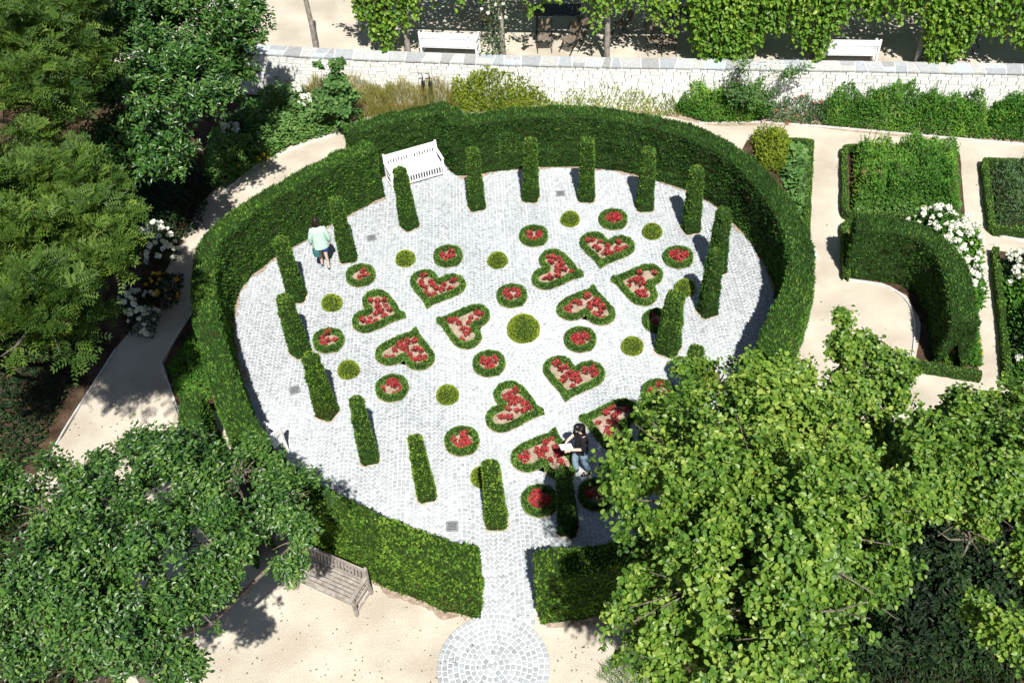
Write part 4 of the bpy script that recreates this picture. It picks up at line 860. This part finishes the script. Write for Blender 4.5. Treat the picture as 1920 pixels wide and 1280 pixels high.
tree('blue-green leafy shrub standing in front of the left end of the white wall', tuple(G2(632, 240)), .5, [B(632, 205, .9, .5), B(650, 190, 1.1, .35), B(612, 215, .7, .35), B(655, 225, .5, .4), B(632, 160, 1.7, .26), B(633, 125, 2.2, .16)], 420, 'mallow_leaf', (.08, .15), .9, 'round', 7, .12, name='hollyhock', tr=.03, cat='shrub', gapt=-.5, twigs=10)
tree('loose grey-green shrub sprawling over the wall coping right of centre', tuple(G2(1410, 215)), .6, [B(1400, 185, .9, .5), B(1385, 150, 1.5, .42), B(1430, 135, 1.9, .4), B(1405, 120, 2.0, .3), B(1470, 140, 1.7, .3), B(1500, 130, 1.9, .22), B(1440, 190, .8, .45), B(1370, 175, 1.0, .35)], 300, 'mallow_leaf', (.05, .09), .55, 'oval', 7, .14, name='rambling_shrub', tr=.03, cat='shrub', gapt=-.4, twigs=60)
tree('slim leafy spire in front of the bare pergola post', tuple(G2(605, 205)), .5, [B(603, 160, 1.2, .22), B(601, 125, 1.8, .14), B(610, 185, .7, .3)], 120, 'mallow_leaf', (.06, .11), .85, 'round', 7, .1, name='hollyhock', tr=.02, cat='shrub', gapt=-.5, twigs=5)

# ================================================================== SMALL THINGS
def lantern(px, py, label):
    gx_ = G(px, py, .3)[0]; g = (gx_, wall_y(gx_)-.22); e = empty('bollard_light', (*g, 0)); tag(e, label, 'garden light', 'slim black bollard lights at the wall')
    mb = MB(['dark_metal']); mb.box((0, 0, .46), (.12, .12, .92)); mb.build('body', e)
    mb = MB(['dark_metal']); mb.tube([(0, 0, .9), (0, 0, 1.18), (-.02, 0, 1.22), (-.12, 0, 1.23)], .014, 6); mb.build('hook', e)
lantern(797, 176, 'left one of the two slim black bollard lights in front of the white wall')
lantern(810, 177, 'right one of the two slim black bollard lights in front of the white wall')
def sign(px, py, label, rz, hh=.95):
    g = G2(px, py); e = empty('plant_sign', (*g, 0), rz); tag(e, label, 'sign')
    mb = MB(['dark_metal']); mb.tube([(0, 0, 0), (0, 0, hh)], .02, 6); mb.build('post', e)
    mb = MB(['screen_grey']); mb.bar((0, -.13, hh-.02), (0, .13, hh+.1), .2, .015); mb.build('panel', e)
sign(1511, 528, 'small slanted grey information panel on a thin post beside the straight gravel path', .3)
gx_ = G(1802, 190, .4)[0]; g = (gx_, wall_y(gx_)-.3); e = empty('bollard_light', (*g, 0)); tag(e, 'single black bollard light leaning near the wall on the far right', 'garden light', 'slim black bollard lights at the wall')
mb = MB(['dark_metal']); mb.box((0, 0, .4), (.12, .12, .8)); mb.build('body', e)
mb = MB(['white_paint']); mb.box((0, 0, .83), (.14, .14, .06)); mb.build('cap', e)

# ================================================================== PEOPLE
noise_mat('skin', (0.62, 0.42, 0.33), (0.70, 0.50, 0.41), scale=8, rough=0.55)
noise_mat('hair_brown', (0.015, 0.009, 0.007), (0.035, 0.022, 0.017), scale=25, rough=0.4)
noise_mat('hair_black', (0.006, 0.005, 0.006), (0.014, 0.012, 0.012), scale=25, rough=0.35)
noise_mat('mint_cloth', (0.42, 0.58, 0.49), (0.52, 0.68, 0.59), scale=12, rough=0.9)
noise_mat('blue_cloth', (0.01, 0.06, 0.33), (0.02, 0.09, 0.45), scale=12, rough=0.85)
noise_mat('teal_cloth', (0.03, 0.12, 0.12), (0.05, 0.17, 0.16), scale=12, rough=0.9)
noise_mat('black_cloth', (0.006, 0.006, 0.008), (0.014, 0.014, 0.017), scale=12, rough=0.9)
noise_mat('denim', (0.22, 0.32, 0.42), (0.34, 0.46, 0.56), scale=18, rough=0.9)
noise_mat('navy_shoe', (0.02, 0.06, 0.10), (0.03, 0.09, 0.14), scale=12, rough=0.7)
noise_mat('paper', (0.62, 0.74, 0.78), (0.72, 0.82, 0.85), scale=4, rough=0.6)
def skin_body(name, joints, edges, mat, parent, root=0, lvl=2):
    """continuous body grown by a Skin modifier, then baked to a plain mesh"""
    me = bpy.data.meshes.new(name+'_rig'); me.from_pydata([j[:3] for j in joints], edges, [])
    o = bpy.data.objects.new(name+'_rig', me); COL.objects.link(o); sk_ = o.modifiers.new('s', 'SKIN'); sk_.use_smooth_shade = True
    for i, j in enumerate(joints):
        r = j[3]; me.skin_vertices[0].data[i].radius = (r, r) if not hasattr(r, '__len__') else r
    me.skin_vertices[0].data[root].use_root = True
    sb = o.modifiers.new('b', 'SUBSURF'); sb.levels = lvl; sb.render_levels = lvl
    dg = bpy.context.evaluated_depsgraph_get(); m2 = bpy.data.meshes.new_from_object(o.evaluated_get(dg)); bpy.data.objects.remove(o); bpy.data.meshes.remove(me)
    m2.name = name; m2.materials.clear(); m2.materials.append(MATS[mat]); r = link(name, m2, parent); return r
def loft(rings, n=20, closed=True):
    """rings: (cx,cy,cz, rx, ry, yaw)"""
    th = np.linspace(0, 2*math.pi, n, endpoint=False); P = []
    for cx, cy, cz, rx, ry, yw in rings:
        x = np.cos(th)*rx; y = np.sin(th)*ry; c, s = math.cos(yw), math.sin(yw); P.append(np.stack([cx+x*c-y*s, cy+x*s+y*c, np.full(n, cz)], 1))
    return np.array(P)
def cloth(name, rings, mat, parent, n=24, wrinkle=.006, cap=True):
    P = loft(rings, n); F = grid_geo(P, False, True)[:, ::-1]; V = P.reshape(-1, 3); vn, _ = grid_normals(P, F); V = V+vn*(vnoise(V, 14)*wrinkle)[:, None]
    mb = MB([mat]); mb.add(V, F)
    if cap: mb.add(P[-1], [tuple(range(n))][:1] if False else np.array([list(range(n))]))
    return mb.build(name, parent, smooth=True)
def tube_cloth(name, pieces, mat, parent, n=12, rad_noise=.004):
    mb = MB([mat])
    for pts, rad in pieces:
        p = resample(np.column_stack([np.array(pts, float), rad]), .04, smooth=1); mb.tube(p[:, :3], p[:, 3]+vnoise(p[:, :3], 15)*rad_noise, n)
    return mb.build(name, parent, smooth=True)
def fingers(j, e, wrist, palm, d, side, up):
    """palm vertex plus five bent fingers; returns joints/edges appended"""
    d = nz(np.array(d, float)); side = nz(np.array(side, float)); up = nz(np.array(up, float)); p = np.array(palm)
    for k, (off, ln) in enumerate(((-.026, .062), (-.009, .075), (.009, .078), (.026, .068))):
        a = p+d*.035+side*off; b = a+d*ln*.55-up*.012; c = b+d*ln*.4-up*.03; i = len(j)
        j += [(*a, .0095), (*b, .0085), (*c, .007)]; e += [(len_palm(j, palm), i), (i, i+1), (i+1, i+2)]
    a = p-side*.035+d*.0; b = a-side*.02+d*.035-up*.01; i = len(j); j += [(*a, .011), (*b, .009)]; e += [(len_palm(j, palm), i), (i, i+1)]
def len_palm(j, palm):
    for i, q in enumerate(j):
        if abs(q[0]-palm[0])+abs(q[1]-palm[1])+abs(q[2]-palm[2]) < 1e-6: return i
def head(parent, c, yaw, pitch, hair_len, hairmat='hair_brown', tilt=0):
    """face features + hair around head centre c (local). +y = forward when yaw = 0"""
    c = np.array(c); Rz = Matrix.Rotation(yaw, 3, 'Z')@Matrix.Rotation(-pitch, 3, 'X'); M = np.array(Rz)
    mb = MB(['skin', 'hair_brown', 'paper'])
    n1, n2 = 14, 20; ph = np.linspace(-math.pi/2+.05, math.pi/2-.05, n1); th = np.linspace(0, 2*math.pi, n2, endpoint=False); P = []
    for p in ph:
        z = math.sin(p)*.115; r = math.cos(p); jw = .80 if p < -.3 else 1.0
        P.append(np.stack([np.cos(th)*r*.076*jw, np.sin(th)*r*.092*(1 if p > -.5 else .93), np.full(n2, z)], 1))
    P = np.array(P)@M.T+c; mb.add(P.reshape(-1, 3), grid_geo(P, False, True)[:, ::-1])
    def pt(x, y, z): return tuple(M@np.array([x, y, z])+c)
    mb.tube([pt(0, .088, .012), pt(0, .104, -.02), pt(0, .09, -.03)], [.008, .013, .008], 6)           # nose
    for s in (-1, 1):
        mb.tube([pt(s*.03-.008, .084, .012), pt(s*.03+.008, .084, .012)], .009, 6, mi=2); mb.tube([pt(s*.03-.002, .09, .012), pt(s*.03+.002, .09, .012)], .005, 6, mi=1)
        mb.tube([pt(s*.075, -.005, .015), pt(s*.084, -.01, -.015)], [.014, .01], 6)                    # ears
    mb.tube([pt(-.022, .084, -.055), pt(0, .09, -.056), pt(.022, .084, -.055)], .006, 6, v=.5)
    mb.build('face', parent, smooth=True)
    # hair cap + fall
    mb = MB([hairmat]); P = []
    for p in np.linspace(-.15, math.pi/2-.05, 8):
        P.append(np.stack([np.cos(th)*math.cos(p)*.09, np.where(np.sin(th) > .2, np.sin(th)*math.cos(p)*.088+(-.016 if p < .5 else 0), np.sin(th)*math.cos(p)*.108), np.full(n2, math.sin(p)*.132+.004+(.03 if p < .3 else 0)*0)+np.where((np.sin(th) > .35) & (p < .3), .045, 0)], 1))
    P = np.array(P)@M.T+c; mb.add(P.reshape(-1, 3), grid_geo(P, False, True)[:, ::-1])
    for a in np.linspace(math.pi*.98, math.pi*2.02, 15):
        for q in range(2):
            x = math.cos(a)*.083; y = math.sin(a)*.09; L = hair_len*random.uniform(.75, 1.05)*(1 if abs(math.cos(a)) < .8 else .7)
            a0 = np.array(pt(x*.85, y*.9, .03)); a1 = np.array(pt(x*1.12, y*1.12, -.08)); a2 = a1+np.array([x*.1, y*.12, -L*.45])@np.array(Matrix.Rotation(-yaw, 3, 'Z')); a3 = a1+np.array([-x*.15, y*.12, -L])@np.array(Matrix.Rotation(-yaw, 3, 'Z'))
            mb.tube([tuple(a0), tuple(a1), tuple(a2), tuple(a3)], [.02, .022, .019, .006], 6)
    mb.build('hair', parent, smooth=True)

# woman in mint cardigan, seen from behind, walking away along the hedge
def person_walk():
    g = G2(612, 503); e = empty('person', (*g, 0), R_(12)); tag(e, 'woman in a mint cardigan and blue shorts walking beside a yew column', 'person')
    # local: +y forward (away from camera)
    j = [(0, 0, .90, (.125, .095)), (0, 0, 1.05, (.115, .08)), (0, 0, 1.22, (.13, .085)), (0, 0, 1.36, (.12, .07)), (0, .01, 1.46, .045), (0, .02, 1.53, .05),
         (.085, 0, .86, .088), (.08, -.05, .48, .052), (.085, -.03, .28, .05), (.08, -.10, .08, .033), (.08, -.02, .035, .032), (.08, .09, .025, .028),
         (-.085, 0, .86, .088), (-.085, .12, .50, .052), (-.085, .10, .28, .05), (-.085, .10, .08, .033), (-.085, .17, .035, .032), (-.085, .27, .025, .028),
         (.17, 0, 1.37, .05), (.235, -.02, 1.12, .04), (.25, .03, .9, .03), (.25, .05, .83, (.03, .018)),
         (-.17, 0, 1.37, .05), (-.235, .0, 1.12, .04), (-.25, .06, .9, .03), (-.25, .08, .83, (.03, .018))]
    ed = [(0, 1), (1, 2), (2, 3), (3, 4), (4, 5), (0, 6), (6, 7), (7, 8), (8, 9), (9, 10), (10, 11), (0, 12), (12, 13), (13, 14), (14, 15), (15, 16), (16, 17), (3, 18), (18, 19), (19, 20), (20, 21), (3, 22), (22, 23), (23, 24), (24, 25)]
    fingers(j, ed, None, j[21][:3], (0, .25, -1), (0, 1, .2), (1, 0, 0)); fingers(j, ed, None, j[25][:3], (0, .25, -1), (0, 1, .2), (-1, 0, 0))
    skin_body('body', j, ed, 'skin', e)
    cloth('cardigan', [(0, -.01, .80, .23, .165, 0), (0, -.01, .88, .225, .16, 0), (0, -.01, 1.0, .205, .145, 0), (0, 0, 1.15, .19, .13, 0), (0, 0, 1.28, .195, .12, 0), (0, 0, 1.38, .185, .10, 0), (0, 0, 1.435, .12, .08, 0), (0, .005, 1.46, .07, .06, 0)], 'mint_cloth', e, cap=False, wrinkle=.012)
    tube_cloth('sleeve', [([(.15, 0, 1.39), (.2, -.01, 1.27), (.25, -.02, 1.1), (.265, .02, .93)], [.07, .072, .066, .055])], 'mint_cloth', e)
    tube_cloth('sleeve', [([(-.15, 0, 1.39), (-.2, 0, 1.27), (-.25, 0, 1.1), (-.265, .05, .93)], [.07, .072, .066, .055])], 'mint_cloth', e)
    tube_cloth('shorts', [([(.08, 0, .95), (.092, -.01, .8), (.095, -.03, .68)], [.12, .118, .108]), ([(-.08, 0, .95), (-.092, .03, .8), (-.095, .06, .68)], [.12, .118, .108])], 'blue_cloth', e)
    cloth('hanging_cloth', [(-.17, -.06, .56, .10, .07, .1), (-.165, -.06, .66, .115, .08, .1), (-.155, -.05, .78, .11, .08, .1), (-.14, -.04, .84, .08, .06, .1)], 'teal_cloth', e, wrinkle=.02)  # loose teal cloth hanging below the cardigan
    for s, y in ((.08, -.03), (-.085, .16)):
        mb = MB(['navy_shoe', 'white_paint']); P = loft([(s, y+.02, .025, .047, .135, 0), (s, y+.02, .06, .045, .125, 0), (s, y-.01, .09, .042, .085, 0), (s, y-.04, .105, .038, .05, 0)], 16); mb.add(P.reshape(-1, 3), grid_geo(P, False, True)[:, ::-1])
        P = loft([(s, y+.02, .002, .05, .14, 0), (s, y+.02, .026, .051, .142, 0)], 16); mb.add(P.reshape(-1, 3), grid_geo(P, False, True)[:, ::-1], .5, 1); mb.add(P[1], np.array([list(range(16))]), .5, 1)
        mb.build('shoe', e, smooth=True)
    head(e, (0, .045, 1.60), .1, -.25, .34)
    e.scale = (.93, 1.0, 1.0)
person_walk()
# woman in black looking at a leaflet, facing left in the photo
def person_read():
    g = G2(1090, 886); yaw = R_(108); e = empty('person', (*g, 0), yaw); tag(e, 'woman in a black top and pale jeans standing beside a heart bed', 'person')
    j = [(0, 0, .90, (.12, .10)), (0, 0, 1.05, (.115, .08)), (0, .01, 1.22, (.13, .085)), (0, .01, 1.36, (.12, .07)), (0, .02, 1.46, .045), (0, .04, 1.53, .05),
         (.085, 0, .86, .088), (.08, .12, .49, .055), (.085, .11, .28, .05), (.08, .08, .08, .035), (.08, .15, .035, .032), (.08, .25, .025, .028),
         (-.085, 0, .86, .088), (-.085, -.04, .49, .055), (-.085, -.10, .28, .05), (-.085, -.16, .10, .035), (-.085, -.09, .04, .032), (-.085, .0, .025, .028),
         (.17, .01, 1.37, .05), (.25, .02, 1.13, .042), (.17, .24, 1.08, .032), (.12, .31, 1.08, (.03, .018)),
         (-.17, .01, 1.37, .05), (-.24, .06, 1.14, .042), (-.2, .28, 1.20, .032), (-.19, .36, 1.22, (.03, .018))]
    ed = [(0, 1), (1, 2), (2, 3), (3, 4), (4, 5), (0, 6), (6, 7), (7, 8), (8, 9), (9, 10), (10, 11), (0, 12), (12, 13), (13, 14), (14, 15), (15, 16), (16, 17), (3, 18), (18, 19), (19, 20), (20, 21), (3, 22), (22, 23), (23, 24), (24, 25)]
    fingers(j, ed, None, j[21][:3], (-.7, .7, 0), (0, 0, 1), (1, 0, 0)); fingers(j, ed, None, j[25][:3], (0, 1, .1), (1, 0, 0), (0, 0, 1))
    skin_body('body', j, ed, 'skin', e)
    cloth('top', [(0, 0, .84, .19, .145, 0), (0, 0, .95, .185, .14, 0), (0, 0, 1.08, .18, .13, 0), (0, .01, 1.22, .185, .13, 0), (0, .01, 1.35, .19, .11, 0), (0, .01, 1.42, .12, .08, 0), (0, .015, 1.455, .07, .06, 0)], 'black_cloth', e, cap=False, wrinkle=.012)
    tube_cloth('sleeve', [([(.12, .01, 1.40), (.19, .01, 1.31), (.235, .01, 1.2), (.25, .02, 1.1)], [.085, .085, .08, .074])], 'black_cloth', e)
    tube_cloth('sleeve', [([(-.12, .01, 1.40), (-.185, .01, 1.31), (-.225, .03, 1.2), (-.245, .06, 1.12)], [.085, .085, .08, .074])], 'black_cloth', e)
    tube_cloth('jeans', [([(.07, 0, .95), (.088, .03, .75), (.085, .12, .48), (.085, .11, .28), (.082, .08, .11)], [.115, .102, .076, .07, .06]), ([(-.07, 0, .95), (-.088, -.01, .75), (-.085, -.04, .48), (-.085, -.1, .28), (-.085, -.155, .13)], [.115, .102, .076, .07, .06])], 'denim', e)
    for s, y in ((.08, .14), (-.085, -.1)):
        mb = MB(['black_cloth']); P = loft([(s, y+.02, .002, .047, .135, 0), (s, y+.02, .03, .047, .135, 0)], 16); mb.add(P.reshape(-1, 3), grid_geo(P, False, True)[:, ::-1]); mb.add(P[1], np.array([list(range(16))]))
        mb.bar((s-.045, y+.07, .045), (s+.045, y+.07, .045), .03, .03); mb.bar((s-.042, y-.03, .07), (s+.042, y-.03, .07), .02, .02); mb.build('sandal', e)
    head(e, (0, .07, 1.60), .15, .75, .38, 'hair_black')
    c = np.array(e.matrix_world.translation)
    ca, sa = math.cos(yaw), math.sin(yaw); lx, ly, lz = .03, .36, 1.06
    l = empty('leaflet', (g[0]+lx*ca-ly*sa, g[1]+lx*sa+ly*ca, lz), yaw); tag(l, 'pale blue folded leaflet held by the woman in black', 'leaflet')
    mb = MB(['paper']); mb.bar((0, -.1, -.03), (0, .12, .05), .17, .006); mb.build('sheet', l)
    mb = MB(['white_paint']); mb.bar((0, -.16, -.06), (0, -.1, -.032), .18, .012); mb.build('folded_flap', l)
person_read()
